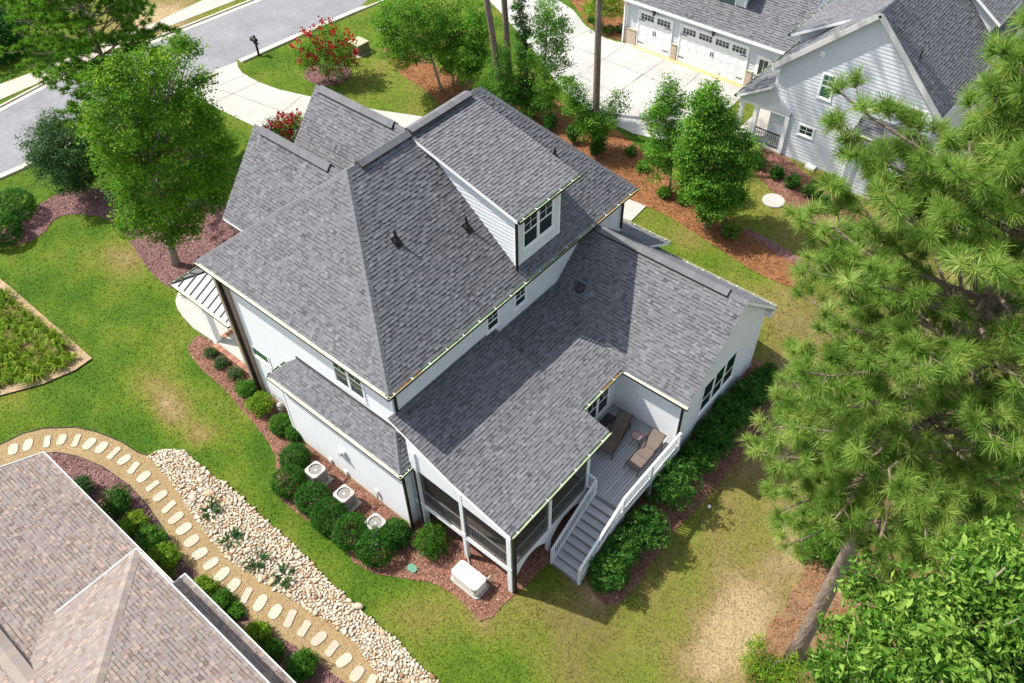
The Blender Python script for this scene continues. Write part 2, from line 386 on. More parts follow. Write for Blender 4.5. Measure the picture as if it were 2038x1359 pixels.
# ================================================================== GROUND AND SETTING
class VN:
    """smooth value noise from random waves"""
    def __init__(s, seed, n=14, f0=.3, f1=2.5):
        r = np.random.default_rng(seed); a = r.uniform(0, 2*PI, n); f = np.exp(r.uniform(math.log(f0), math.log(f1), n))
        s.kx = np.cos(a)*f; s.ky = np.sin(a)*f; s.p = r.uniform(0, 6.28, n); s.w = 1/np.sqrt(f); s.w /= s.w.sum()
    def __call__(s, x, y):
        x = np.asarray(x)[..., None]; y = np.asarray(y)[..., None]
        return (np.sin(x*s.kx+y*s.ky+s.p)*s.w).sum(-1)
vn1, vn2 = VN(3), VN(5, 16, 1.2, 6)
DRYB = []
for px, py, r, a in ((258, 525, 2.0, .42), (245, 500, 1.2, .22), (300, 770, .7, .35), (330, 800, .7, .55), (352, 830, .8, .6), (396, 865, .7, .55), (360, 560, 1.5, .2), (470, 940, .6, .25), (560, 1060, .7, .25),
                     (150, 700, .6, .2), (1430, 1285, 1.6, .16), (1400, 1340, 1.2, .1), (1470, 1230, 1.3, .30), (1300, 1330, 2.0, .08), (1480, 1330, 1.6, .35), (1520, 1190, 1.4, .45), (1570, 1110, 1.0, .35), (1560, 1010, 1.2, .22), (1500, 880, 1.7, .25), (1440, 960, 1.5, .15),
                     (1590, 850, 1.5, .35), (1570, 730, 1.4, .2), (1380, 480, 1.4, .25), (1560, 620, 2, .1), (840, 170, 2.4, .35), (760, 140, 2.2, .25), (900, 60, 2, .22), (1170, 1160, .8, .4), (1195, 1185, .6, .5), (1060, 1215, 1.0, .2),
                     (960, 1235, .7, .25), (1210, 1240, 1, .15), (880, 1270, 1.2, .16), (820, 1230, .8, .2), (760, 1220, .7, .2), (300, 45, 2.5, .5), (260, 20, 3, .5), (345, 30, 3, .45), (80, 200, 3, .3), (330, 470, .9, .3), (285, 420, 1.2, .3)):
    P = gat(px, py); DRYB.append((P[0], P[1], r, a))
def dry(x, y):
    x = np.asarray(x, float); y = np.asarray(y, float)
    d = .17 + .19*vn1(x, y)*2 + .19*vn2(x, y)*2
    d = d + .17*sstep((15-y)/4)*sstep((x-3)/4) + .13*sstep((9.5-y)/4)*sstep((x-6)/4) + .17*sstep((x-24)/4)*sstep((24-y)/6) + .12*sstep((y-36)/6)*sstep((x-30)/6) - .05*sstep((10-x)/3)*sstep((y-14)/4)
    for bx, by, r, a in DRYB: d = d + a*np.exp(-((x-bx)**2+(y-by)**2)/(r*r))
    return np.clip(d, 0, 1)
def axis(lo, hi, s, outer):
    a = list(np.arange(lo, hi+1e-6, s)); return np.array(sorted(set([-o for o in ()] + [lo-o for o in outer] + a + [hi+o for o in outer])))
ax = axis(-14, 62, .5, (3, 8, 18, 40, 90, 200)); ay = axis(-10, 76, .5, (3, 8, 18, 40, 90, 200))
GX, GY = np.meshgrid(ax, ay); nx_, ny_ = len(ax), len(ay)
V = np.stack([GX.ravel(), GY.ravel(), gz(GX, GY).ravel()], 1)
I = np.arange(nx_*ny_).reshape(ny_, nx_)
F = np.stack([I[:-1, :-1], I[:-1, 1:], I[1:, 1:], I[1:, :-1]], -1).reshape(-1, 4)
gm = np_mesh('ground', V, F, m_ground, smooth=True)
a_ = gm.attributes.new('tone', 'FLOAT', 'POINT'); a_.data.foreach_set('value', dry(GX.ravel(), GY.ravel()).astype(np.float32))
ground = link('ground', gm); ground['kind'] = 'structure'

EXCL = []          # areas without grass
def zone(name, pts, dz, mat, smooth=0, excl=True, world=False, **kw):
    P = pts if world else gxy(pts)
    if smooth: P = smooth_poly(P, smooth)
    if excl: EXCL.append(P)
    return drape(name, P, dz, mat, **kw), P

# --- street with kerbs and the far sidewalk
def line_ext(pts, a, b):
    P = [np.array(p) for p in gxy(pts)]
    return [tuple(P[0]+(P[0]-P[1])/np.linalg.norm(P[0]-P[1])*a)] + [tuple(p) for p in P] + [tuple(P[-1]+(P[-1]-P[-2])/np.linalg.norm(P[-1]-P[-2])*b)]
near_k = line_ext([(0, 347), (62, 320), (426, 141), (594, 66), (700, 20.6)], 30, 45)
far_k = line_ext([(0, 223), (110, 165), (299, 89), (378, 58), (515, 3.4)], 30, 50)
zone('road', near_k+far_k[::-1], .015, m_asph, world=True, step=2)
def strip(pts, w, side):
    """outline of a band of width w along a polyline"""
    P = [np.array(p) for p in pts]; Q = []
    for i, p in enumerate(P):
        d = P[min(i+1, len(P)-1)]-P[max(i-1, 0)]; d /= np.linalg.norm(d); Q.append(tuple(p+np.array([-d[1], d[0]])*w*side))
    return [tuple(p) for p in P]+Q[::-1]
def kerb(name, pts, side):
    o, _ = zone(name, strip(pts, .42, side), .03, m_kerb, world=True, step=2)
    S = strip(pts, .42, side); n = len(pts); outer = S[n:][::-1]
    o2, _ = zone(name, strip(outer, .16, side), .13, m_kerb, world=True, step=2, skirt=.2)
kerb('kerb', near_k[:3]+[near_k[3]], -1); kerb('kerb', line_ext([(476, 118.5), (594, 66), (700, 20.6)], .05, 45), -1); kerb('kerb', far_k, 1)
sw_a = line_ext([(0, 199), (110, 151), (278, 75.6), (330, 55), (471, 0)], 30, 50); sw_b = line_ext([(0, 168), (93, 134), (309, 45), (405, 0)], 30, 50)
zone('sidewalk', sw_a+sw_b[::-1], .03, m_walk, world=True, step=2)
def joints(parent, segs, dz, w=.03):
    for (a, b) in segs:
        A, B = (gat(*a), gat(*b)) if len(a) == 2 and a[0] > -1 else (a, b)
        mb = MB(); n = max(2, int(np.linalg.norm(B-A)/1.2)); d = (B-A)[:2]/np.linalg.norm((B-A)[:2]); nrm = np.array([-d[1], d[0]])*w/2
        for k in range(n):
            p = A+(B-A)*k/n; q = A+(B-A)*(k+1)/n; h = lambda v: (v[0], v[1], float(gz(v[0], v[1]))+dz)
            mb.quad(h(p[:2]-nrm), h(q[:2]-nrm), h(q[:2]+nrm), h(p[:2]+nrm))
        mb.build('joint_line', m_joint, parent)

# --- driveways
dr1, D1 = zone('driveway', [(380, 165), (426, 141), (472, 122), (474, 134), (482, 145), (497, 154), (515, 164), (556, 178.7), (615, 192), (680, 205), (752, 219.5), (846, 233), (900, 240), (880, 300), (760, 300), (640, 290), (560, 275), (505, 251), (447, 223), (409, 203), (385, 190)], .03, m_conc)
joints(dr1, [((422, 177), (487, 149)), ((430, 203), (513, 164)), ((430, 178), (467, 188)), ((467, 188), (560, 222)), ((556, 228), (601, 192)), ((560, 222), (640, 262))], .036)
dr2, D2 = zone('driveway', [(940, -30), (972, 0), (993, 20.6), (1045, 80), (1092, 140), (1112, 172), (1150, 205), (1199, 238), (1261, 266), (1330, 282), (1420, 250), (1478, 190), (1488, 176), (1476, 169), (1349, 121), (1262, 90), (1251, 87), (1225, 83), (1196, 72), (1165, 51.5), (1141, 20.6), (1110, 0), (1085, -25)], .03, m_conc2)
joints(dr2, [((1100, 92), (1175, 60)), ((1122, 166), (1202, 118)), ((1202, 118), (1247, 88)), ((1202, 118), (1330, 170)), ((1125, 85), (1202, 118)), ((1245, 174), (1325, 118)), ((1325, 206), (1398, 142)), ((1240, 180), (1280, 147)), ((1150, 150), (1245, 195)), ((1185, 215), (1245, 174))], .036)
zone('apron_strip', [(1262, 90), (1349, 121), (1477, 169), (1474, 176), (1346, 127), (1260, 94)], .04, m_apron)
zone('side_landing', [(1232, 390), (1286, 411), (1256, 441), (1210, 425)], .06, m_conc, skirt=.12)

# --- planting beds
BED = {}
_, BED['left'] = zone('mulch_bed', [(0, 493), (45, 487), (88, 466), (108, 433), (150, 425), (205, 431), (240, 455), (272, 500), (300, 542), (322, 562), (345, 577), (400, 560), (432, 500), (480, 470), (520, 440), (470, 395), (430, 410), (330, 405), (265, 392), (215, 378), (165, 374), (115, 386), (70, 412), (25, 445), (-20, 470), (-20, 493)], .03, m_mulchp, 1)
_, BED['side'] = zone('mulch_bed', [(395, 667), (374, 690), (378, 705), (405, 739), (443, 770), (471, 804), (508, 845), (536, 883), (549, 907), (549, 940), (553, 988), (584, 1016), (636, 1053), (687, 1094), (704, 1119), (749, 1143), (814, 1153), (862, 1160), (904, 1184), (935, 1212), (955, 1236), (979, 1229), (1000, 1205), (1022, 1185), (1051, 1163), (1082, 1129), (1103, 1112), (1130, 1100), (1150, 1000), (1050, 900), (840, 900), (760, 880), (560, 730), (470, 680), (425, 678)], .03, m_mulchr)
_, BED['rear'] = zone('mulch_bed', [(1216, 1211), (1250, 1187), (1278, 1150), (1330, 1068), (1390, 1010), (1440, 950), (1490, 895), (1530, 842), (1550, 800), (1553, 765), (1525, 722), (1488, 712), (1420, 790), (1340, 890), (1240, 1000), (1150, 1120), (1180, 1185)], .03, m_mulchr, 1)
_, BED['straw'] = zone('pine_straw_bed', [(748, 100), (790, 135), (800, 150), (850, 180), (880, 215), (930, 245), (1010, 240), (1100, 290), (1170, 340), (1230, 395), (1290, 410), (1340, 435), (1395, 472), (1440, 500), (1500, 540), (1560, 568), (1600, 575), (1625, 552), (1600, 528), (1545, 495), (1490, 462), (1470, 440), (1400, 405), (1330, 350), (1290, 318), (1262, 285), (1200, 243), (1150, 212), (1100, 200), (1040, 190), (960, 165), (880, 140), (820, 105), (780, 92)], .03, m_straw, 1)
_, BED['gravel'] = zone('gravel_strip', [(1472, 452), (1500, 476), (1545, 505), (1580, 528), (1608, 545), (1625, 533), (1590, 512), (1545, 487), (1500, 460)], .05, m_mulchp, 1)
_, BED['neigh'] = zone('mulch_bed', [(1440, 300), (1490, 330), (1530, 375), (1570, 410), (1625, 447), (1670, 475), (1720, 510), (1760, 490), (1700, 420), (1640, 375), (1560, 310), (1500, 285)], .03, m_mulchr)
_, BED['crape'] = zone('mulch_bed', [(600, 138), (608, 160), (640, 172), (680, 168), (702, 145), (690, 128), (650, 125)], .03, m_mulchp, 1)
_, BED['garage'] = zone('pine_straw_bed', [(1120, -20), (1142, 8), (1166, 45), (1197, 68), (1232, 81), (1250, 80), (1262, 60), (1262, 20), (1240, -20)], .03, m_straw, 1)
_, BED['lily'] = zone('pebble_border', [(-20, 543), (0, 555), (24, 574), (79, 622), (131, 667), (184, 714), (151, 737), (86, 765), (0, 788), (-20, 792)], .03, m_pebbed)
_, BED['lilyin'] = zone('planting_soil', [(-20, 575), (0, 584), (45, 622), (95, 650), (138, 690), (146, 728), (100, 748), (0, 772), (-20, 778)], .045, m_dirt, 1)
_, BED['wood'] = zone('woodland_soil', [(1478, 1359), (1492, 1310), (1522, 1275), (1528, 1240), (1562, 1212), (1570, 1180), (1602, 1140), (1622, 1085), (1660, 1050), (1720, 1000), (1760, 960), (1900, 900), (2150, 800), (2300, 1359), (1900, 1500), (1500, 1450)], .02, m_dirt, 2)
_, BED['houseA'] = zone('mulch_bed', [(79, 906), (113, 902), (155, 910), (206, 931), (258, 968), (295, 1009), (326, 1053), (344, 1084), (371, 1126), (400, 1148), (430, 1167), (478, 1208), (495, 1232), (529, 1253), (584, 1284), (636, 1321), (690, 1362), (740, 1420), (600, 1420), (400, 1260), (250, 1100), (100, 960), (40, 920)], .02, m_mulchp)
_, BED['path'] = zone('gravel_path', [(-30, 898), (0, 886), (45, 864), (89, 854), (151, 852), (192, 861), (240, 880), (275, 902), (297, 909), (344, 961), (378, 1012), (412, 1064), (457, 1112), (515, 1153), (584, 1194), (636, 1225), (700, 1270), (715, 1284), (763, 1359), (790, 1400), (720, 1400), (690, 1362), (636, 1321), (584, 1284), (529, 1253), (495, 1232), (478, 1208), (430, 1167), (400, 1148), (371, 1126), (344, 1084), (326, 1053), (295, 1009), (258, 968), (206, 931), (155, 910), (113, 902), (79, 906), (30, 935), (-30, 950)], .032, m_grav)
_, BED['rock'] = zone('rock_bed', [(297, 908), (318, 898), (342, 894), (368, 899), (402, 930), (464, 975), (515, 1023), (584, 1084), (636, 1139), (670, 1170), (704, 1201), (756, 1249), (790, 1273), (825, 1315), (876, 1359), (930, 1410), (800, 1410), (763, 1359), (715, 1290), (700, 1272), (636, 1227), (584, 1196), (515, 1155), (457, 1114), (412, 1066), (378, 1014), (344, 963)], .025, m_rockbed)
# black edging strips
def edging(pts, h=.07):
    P = [gat(*p) for p in pts]; mb = MB()
    for a, b in zip(P[:-1], P[1:]): mb.bar(a+np.array([0, 0, h/2]), b+np.array([0, 0, h/2]), .03, h)
    tag(mb.build('bed_edging', m_black), None, None, kind='structure')
edging([(-20, 897), (0, 886), (45, 864), (89, 853), (151, 851), (192, 860), (240, 879), (275, 901), (297, 908)])
edging([(79, 905), (113, 901), (155, 909), (206, 930), (258, 967), (295, 1008), (326, 1053), (344, 1084)])
edging([(184, 715), (151, 738), (86, 766), (0, 789), (-20, 793)])

# --- patio by the front porch: curved slab, raised brick-edged slab
_, PAT = zone('patio_slab', [(470, 700), (423, 679.5), (412, 672), (386, 654.6), (364, 631), (353.5, 615), (350, 601.6), (355, 585), (380, 560), (470, 560), (520, 640)], .10, m_conc, skirt=.2)

# --- grass: every blade real, the mass is one object
def visible(P, mg=120):
    q = proj(P); return (q[:, 0] > -mg) & (q[:, 0] < 2038+mg) & (q[:, 1] > -mg) & (q[:, 1] < 1359+mg)
FOOT = [[(11.2, 9.9), (11.2, 26.3), (25.8, 26.3), (25.8, 15.7), (26.5, 15.7), (26.5, 8.4), (19.9, 8.4), (15.8, 8.4), (15.8, 9.9)], [(10.6, 15), (10.6, 22.3), (11.5, 22.3), (11.5, 15)], [(-20, -20), (2.2, -20), (2.2, 28), (-20, 28)], [(41.3, -5), (41.3, 16.2), (46.6, 18), (46.6, 30), (70, 30), (70, -5)]]
def scatter(poly, n, seed):
    r = np.random.default_rng(seed); P = np.array(poly); x0, y0 = P.min(0); x1, y1 = P.max(0); xs = []; ys = []
    while len(xs) < n:
        x = r.uniform(x0, x1, n*2); y = r.uniform(y0, y1, n*2); k = in_poly(x, y, poly); xs += list(x[k]); ys += list(y[k])
        if not k.any(): break
    x = np.array(xs[:n]); y = np.array(ys[:n]); k = visible(np.stack([x, y, gz(x, y)], 1)); return x[k], y[k]
r_ = np.random.default_rng(21)
N = 900000
x = r_.uniform(-12, 52, N); y = r_.uniform(-8, 66, N)
P = np.stack([x, y, gz(x, y)], 1)
k = visible(P, 60); dist = np.linalg.norm(P-CC, axis=1); k &= r_.uniform(0, 1, N) < np.clip((34/dist)**2, .1, 1)
x = x[k]; y = y[k]; bad = np.zeros(len(x), bool)
for poly in EXCL+FOOT: bad |= in_poly(x, y, poly)
x = x[~bad]; y = y[~bad]; n = len(x); z = gz(x, y); dist = np.linalg.norm(np.stack([x, y, z], 1)-CC, axis=1)
d = dry(x, y); a = r_.uniform(0, 2*PI, n); h = r_.uniform(.012, .045, n)*(1-.3*d); w = r_.uniform(.018, .034, n)*np.clip(dist/34, 1, 1.8); lean = r_.normal(0, .055, (n, 2))
V = np.empty((n, 3, 3)); V[:, 0] = np.stack([x-np.cos(a)*w, y-np.sin(a)*w, z], 1); V[:, 1] = np.stack([x+np.cos(a)*w, y+np.sin(a)*w, z], 1); V[:, 2] = np.stack([x+lean[:, 0], y+lean[:, 1], z+h], 1)
tone = np.clip(d+r_.normal(0, .09, n)+(r_.uniform(0, 1, n) < .06)*.3*(.3+d), 0, 1)
print('grass blades', n)
go = link('lawn_grass', np_mesh('lawn_grass', V.reshape(-1, 3), np.arange(n*3).reshape(-1, 3), m_blade, tone)); tag(go, 'short mown lawn grass with dry yellow patches around the houses', 'grass', kind='stuff')

# --- loose mulch chips, straw and pebbles
def chips(name, zones, per, size, mat, label, cat, seed, dz=.045, flat=.4, aspect=.35, vis=True):
    r = np.random.default_rng(seed); VV = []; TT = []
    for zn in zones:
        P = np.array(BED[zn]); area = .5*abs(np.dot(P[:, 0], np.roll(P[:, 1], 1))-np.dot(P[:, 1], np.roll(P[:, 0], 1)))
        x, y = scatter(BED[zn], int(area*per), seed+len(VV)); n = len(x)
        if n == 0: continue
        z = gz(x, y)+dz; a = r.uniform(0, 2*PI, n); s = size*r.uniform(.5, 1.4, n); tz = r.normal(0, flat, n)
        u = np.stack([np.cos(a), np.sin(a), tz], 1)*s[:, None]; v = np.stack([-np.sin(a), np.cos(a), r.normal(0, flat, n)], 1)*(s*aspect)[:, None]
        c = np.stack([x, y, z], 1); VV.append(np.stack([c-u-v, c+u-v, c+u+v, c-u+v], 1)); TT.append(r.beta(1.6, 2.2, n))
    V = np.concatenate(VV).reshape(-1, 3)
    o = link(name, np_mesh(name, V, np.arange(len(V)).reshape(-1, 4), mat, np.concatenate(TT))); tag(o, label, cat, kind='stuff')
chips('mulch_chips', ['side', 'rear', 'neigh'], 260, .045, m_chip, 'loose red brown bark mulch lying in the beds beside the houses', 'mulch', 31)
chips('mulch_chips', ['left', 'crape', 'houseA', 'gravel'], 230, .05, m_pchip, 'loose purple brown bark mulch lying under the street trees', 'mulch', 32)
chips('pine_straw', ['straw', 'garage'], 150, .10, m_schip, 'loose orange pine straw covering the strip between the two houses', 'pine straw', 33, aspect=.1)
chips('leaf_litter', ['wood', 'lilyin'], 130, .06, m_schip, 'dry brown needles littering the bare soil under the trees', 'leaf litter', 34, aspect=.14)
def octs(name, zones, per, size, mat, label, cat, seed, dz):
    r = np.random.default_rng(seed); CCs = []; 
    for zn in zones:
        P = np.array(BED[zn]); area = .5*abs(np.dot(P[:, 0], np.roll(P[:, 1], 1))-np.dot(P[:, 1], np.roll(P[:, 0], 1)))
        x, y = scatter(BED[zn], int(area*per), seed); CCs.append(np.stack([x, y, gz(x, y)+dz], 1))
    c = np.concatenate(CCs); n = len(c); s = size*r.uniform(.55, 1.5, (n, 1)); O = np.array([(1, 0, 0), (0, 1, 0), (-1, 0, 0), (0, -1, 0), (0, 0, .7), (0, 0, -.7)])
    a = r.uniform(0, 6.28, n); R = np.zeros((n, 3, 3)); R[:, 0, 0] = np.cos(a); R[:, 0, 1] = -np.sin(a); R[:, 1, 0] = np.sin(a); R[:, 1, 1] = np.cos(a); R[:, 2, 2] = 1
    S = np.stack([r.uniform(.7, 1.4, n), r.uniform(.7, 1.2, n), r.uniform(.6, 1, n)], 1)
    V = c[:, None]+np.einsum('nij,nkj->nki', R, O[None]*S[:, None])*s[:, None]
    Fq = np.array([(0, 1, 4), (1, 2, 4), (2, 3, 4), (3, 0, 4)]); F = (np.arange(n)*6)[:, None, None]+Fq[None]
    o = link(name, np_mesh(name, V.reshape(-1, 3), F.reshape(-1, 3), mat, np.repeat(r.beta(1.5, 1.8, n), 4))); tag(o, label, cat, kind='stuff')
octs('pea_gravel', ['path'], 620, .017, m_peb, 'golden pea gravel covering the curved garden path', 'gravel', 41, .036)
octs('border_pebbles', ['lily'], 260, .02, m_peb, 'small tan pebbles edging the daylily bed', 'pebbles', 42, .034)

# --- river rocks: the 300 that show largest are things, the others one mass
r_ = np.random.default_rng(51)
bmr = []
for k in range(14):
    b = bmesh.new(); bmesh.ops.create_icosphere(b, subdivisions=2, radius=1)
    sx, sy, sz = r_.uniform(.75, 1.5), r_.uniform(.65, 1.1), r_.uniform(.42, .75); off = r_.normal(0, 1, 3)
    for v in b.verts:
        f = 1+.16*math.sin(2.1*v.co.x+off[0])*math.cos(1.7*v.co.y+off[1])+.09*math.sin(3.3*v.co.z+off[2])
        v.co = Vector((v.co.x*sx*f, v.co.y*sy*f, v.co.z*sz*f))
    me = bpy.data.meshes.new('river_rock'); b.to_mesh(me); b.free(); bmr.append(me)
RVs = [np.array([v.co[:] for v in me.vertices]) for me in bmr]; RFs = np.array([p.vertices[:] for p in bmr[0].polygons])
poly = BED['rock']; pts = []; cell = {}
X0, Y0 = np.array(poly).min(0); X1, Y1 = np.array(poly).max(0)
cand = np.stack([r_.uniform(X0, X1, 90000), r_.uniform(Y0, Y1, 90000)], 1); cand = cand[in_poly(cand[:, 0], cand[:, 1], poly)]
for q in cand:
    s = float(np.clip(r_.lognormal(math.log(.075), .32), .045, .17)); ci = (int(q[0]/.25), int(q[1]/.25)); ok = True
    for i in (-1, 0, 1):
        for j in (-1, 0, 1):
            for (p, t) in cell.get((ci[0]+i, ci[1]+j), ()):
                if (p[0]-q[0])**2+(p[1]-q[1])**2 < (.82*(s+t))**2: ok = False; break
            if not ok: break
        if not ok: break
    if ok: cell.setdefault(ci, []).append((q, s)); pts.append((q[0], q[1], s))
pts = np.array(pts); pz = gz(pts[:, 0], pts[:, 1]); pr = proj(np.stack([pts[:, 0], pts[:, 1], pz], 1))
inv = (pr[:, 0] > 0) & (pr[:, 0] < 2038) & (pr[:, 1] > 0) & (pr[:, 1] < 1355)
show = pts[:, 2]/np.linalg.norm(np.stack([pts[:, 0], pts[:, 1], pz], 1)-CC, axis=1)*inv
order = np.argsort(-show); big = set(order[:300]); print('river rocks', len(pts))
tone_me = {}
VV = []; FF = []; TT = []; base = 0
for i, (qx, qy, s) in enumerate(pts):
    k = int(r_.integers(0, 14)); a = r_.uniform(0, 6.28); t = float(r_.beta(1.7, 1.5)); zz = pz[i]+.035+s*.25
    if i in big:
        tq = round(t*5)/5
        if (k, tq) not in tone_me:
            me = bmr[k].copy(); me.materials.append(m_rock); at_ = me.attributes.new('tone', 'FLOAT', 'FACE'); at_.data.foreach_set('value', [tq]*len(me.polygons)); me.shade_smooth(); tone_me[(k, tq)] = me
        o = link('river_rock', tone_me[(k, tq)]); o.location = (qx, qy, zz); o.scale = (s, s, s); o.rotation_euler = (r_.normal(0, .25), r_.normal(0, .25), a)
        tag(o, ('orange brown' if tq < .3 else 'tan' if tq < .5 else 'pale cream' if tq > .7 else 'cream')+' rounded rock among the larger river rocks beside the stepping stone path', 'rock', 'larger river rocks in the dry rock bed')
    else:
        c, s_ = math.cos(a), math.sin(a); Rm = np.array([(c, -s_, 0), (s_, c, 0), (0, 0, 1)])
        VV.append((RVs[k]*s)@Rm.T+np.array([qx, qy, zz])); FF.append(RFs+base); base += len(RVs[k]); TT.append(np.full(len(RFs), t))
o = link('river_rocks', np_mesh('river_rocks', np.concatenate(VV), np.concatenate(FF), m_rock, np.concatenate(TT), smooth=True)); tag(o, 'bed of small rounded cream and tan river rocks beside the path', 'rocks', kind='stuff')

# --- stepping stones
ST = [(27.5, 895.3, 0), (56.7, 886.7, 0), (95, 880, 1), (124, 876, 0), (153, 878, 1), (179, 884, 0), (203, 892, 0), (227.5, 903, 1), (248.5, 916, 0), (267, 932.5, 1), (287, 950, 0), (305, 968, 1), (320, 988, 0), (337, 1010, 1), (351, 1032, 0), (367, 1053.5, 0), (382.5, 1077.6, 0), (398.6, 1103, 0), (421, 1123, 0), (443, 1144, 0), (465.6, 1166, 0), (491, 1186, 1), (519, 1201, 0), (549, 1218.5, 0), (578, 1232, 1), (606.5, 1252, 1), (635.7, 1272, 0), (661.5, 1292, 1), (685.6, 1315, 0), (711, 1342, 0), (738, 1362, 1)]
SP = [gat(a, b) for a, b, _ in ST]
ORD = ['first', 'second', 'third', 'fourth', 'fifth', 'sixth', 'seventh', 'eighth', 'ninth', 'tenth', 'eleventh', 'twelfth', 'thirteenth', 'fourteenth', 'fifteenth', 'sixteenth', 'seventeenth', 'eighteenth', 'nineteenth', 'twentieth', 'twenty-first', 'twenty-second', 'twenty-third', 'twenty-fourth', 'twenty-fifth', 'twenty-sixth', 'twenty-seventh', 'twenty-eighth', 'twenty-ninth', 'thirtieth', 'thirty-first']
for i, ((_, _, bone), P) in enumerate(zip(ST, SP)):
    A = SP[max(i-1, 0)]; B = SP[min(i+1, len(SP)-1)]; d = (B-A)[:2]; ang = math.atan2(d[1], d[0])+PI/2+random.uniform(-.18, .18)
    L_, W_ = random.uniform(.30, .36), random.uniform(.19, .225); out = []
    for q in range(28):
        t = 2*PI*q/28; c, s_ = math.cos(t), math.sin(t); rx = abs(c)**.72*(1 if c > 0 else -1)*L_; ry = abs(s_)**.72*(1 if s_ > 0 else -1)*W_
        if bone: ry *= .72+.42*(c*c); ry += .05*math.sin(c*2.6)
        out.append((P[0]+rx*math.cos(ang)-ry*math.sin(ang), P[1]+rx*math.sin(ang)+ry*math.cos(ang)))
    zt = float(gz(P[0], P[1]))+.075; inn = [((a-P[0])*.93+P[0], (b-P[1])*.93+P[1]) for a, b in out]
    mb = MB(); n = len(out)
    mb.v = [(a, b, zt-.07) for a, b in out]+[(a, b, zt-.012) for a, b in out]+[(a, b, zt) for a, b in inn]
    for k in range(n):
        j = (k+1) % n; mb.f += [(k, j, n+j, n+k), (n+k, n+j, 2*n+j, 2*n+k)]; mb.m += [0, 0]; mb.t += [.5, .5]
    mb.f.append(tuple(range(2*n, 3*n))); mb.m.append(0); mb.t.append(.5)
    o = mb.build('stepping_stone', m_stone)
    shape = 'waisted bone-shaped' if bone else 'smooth oval'
    tag(o, f'pale {shape} stepping stone, {ORD[i]} along the gravel path from its upper-left end', 'stepping stone', 'stepping stones set in the gravel path')

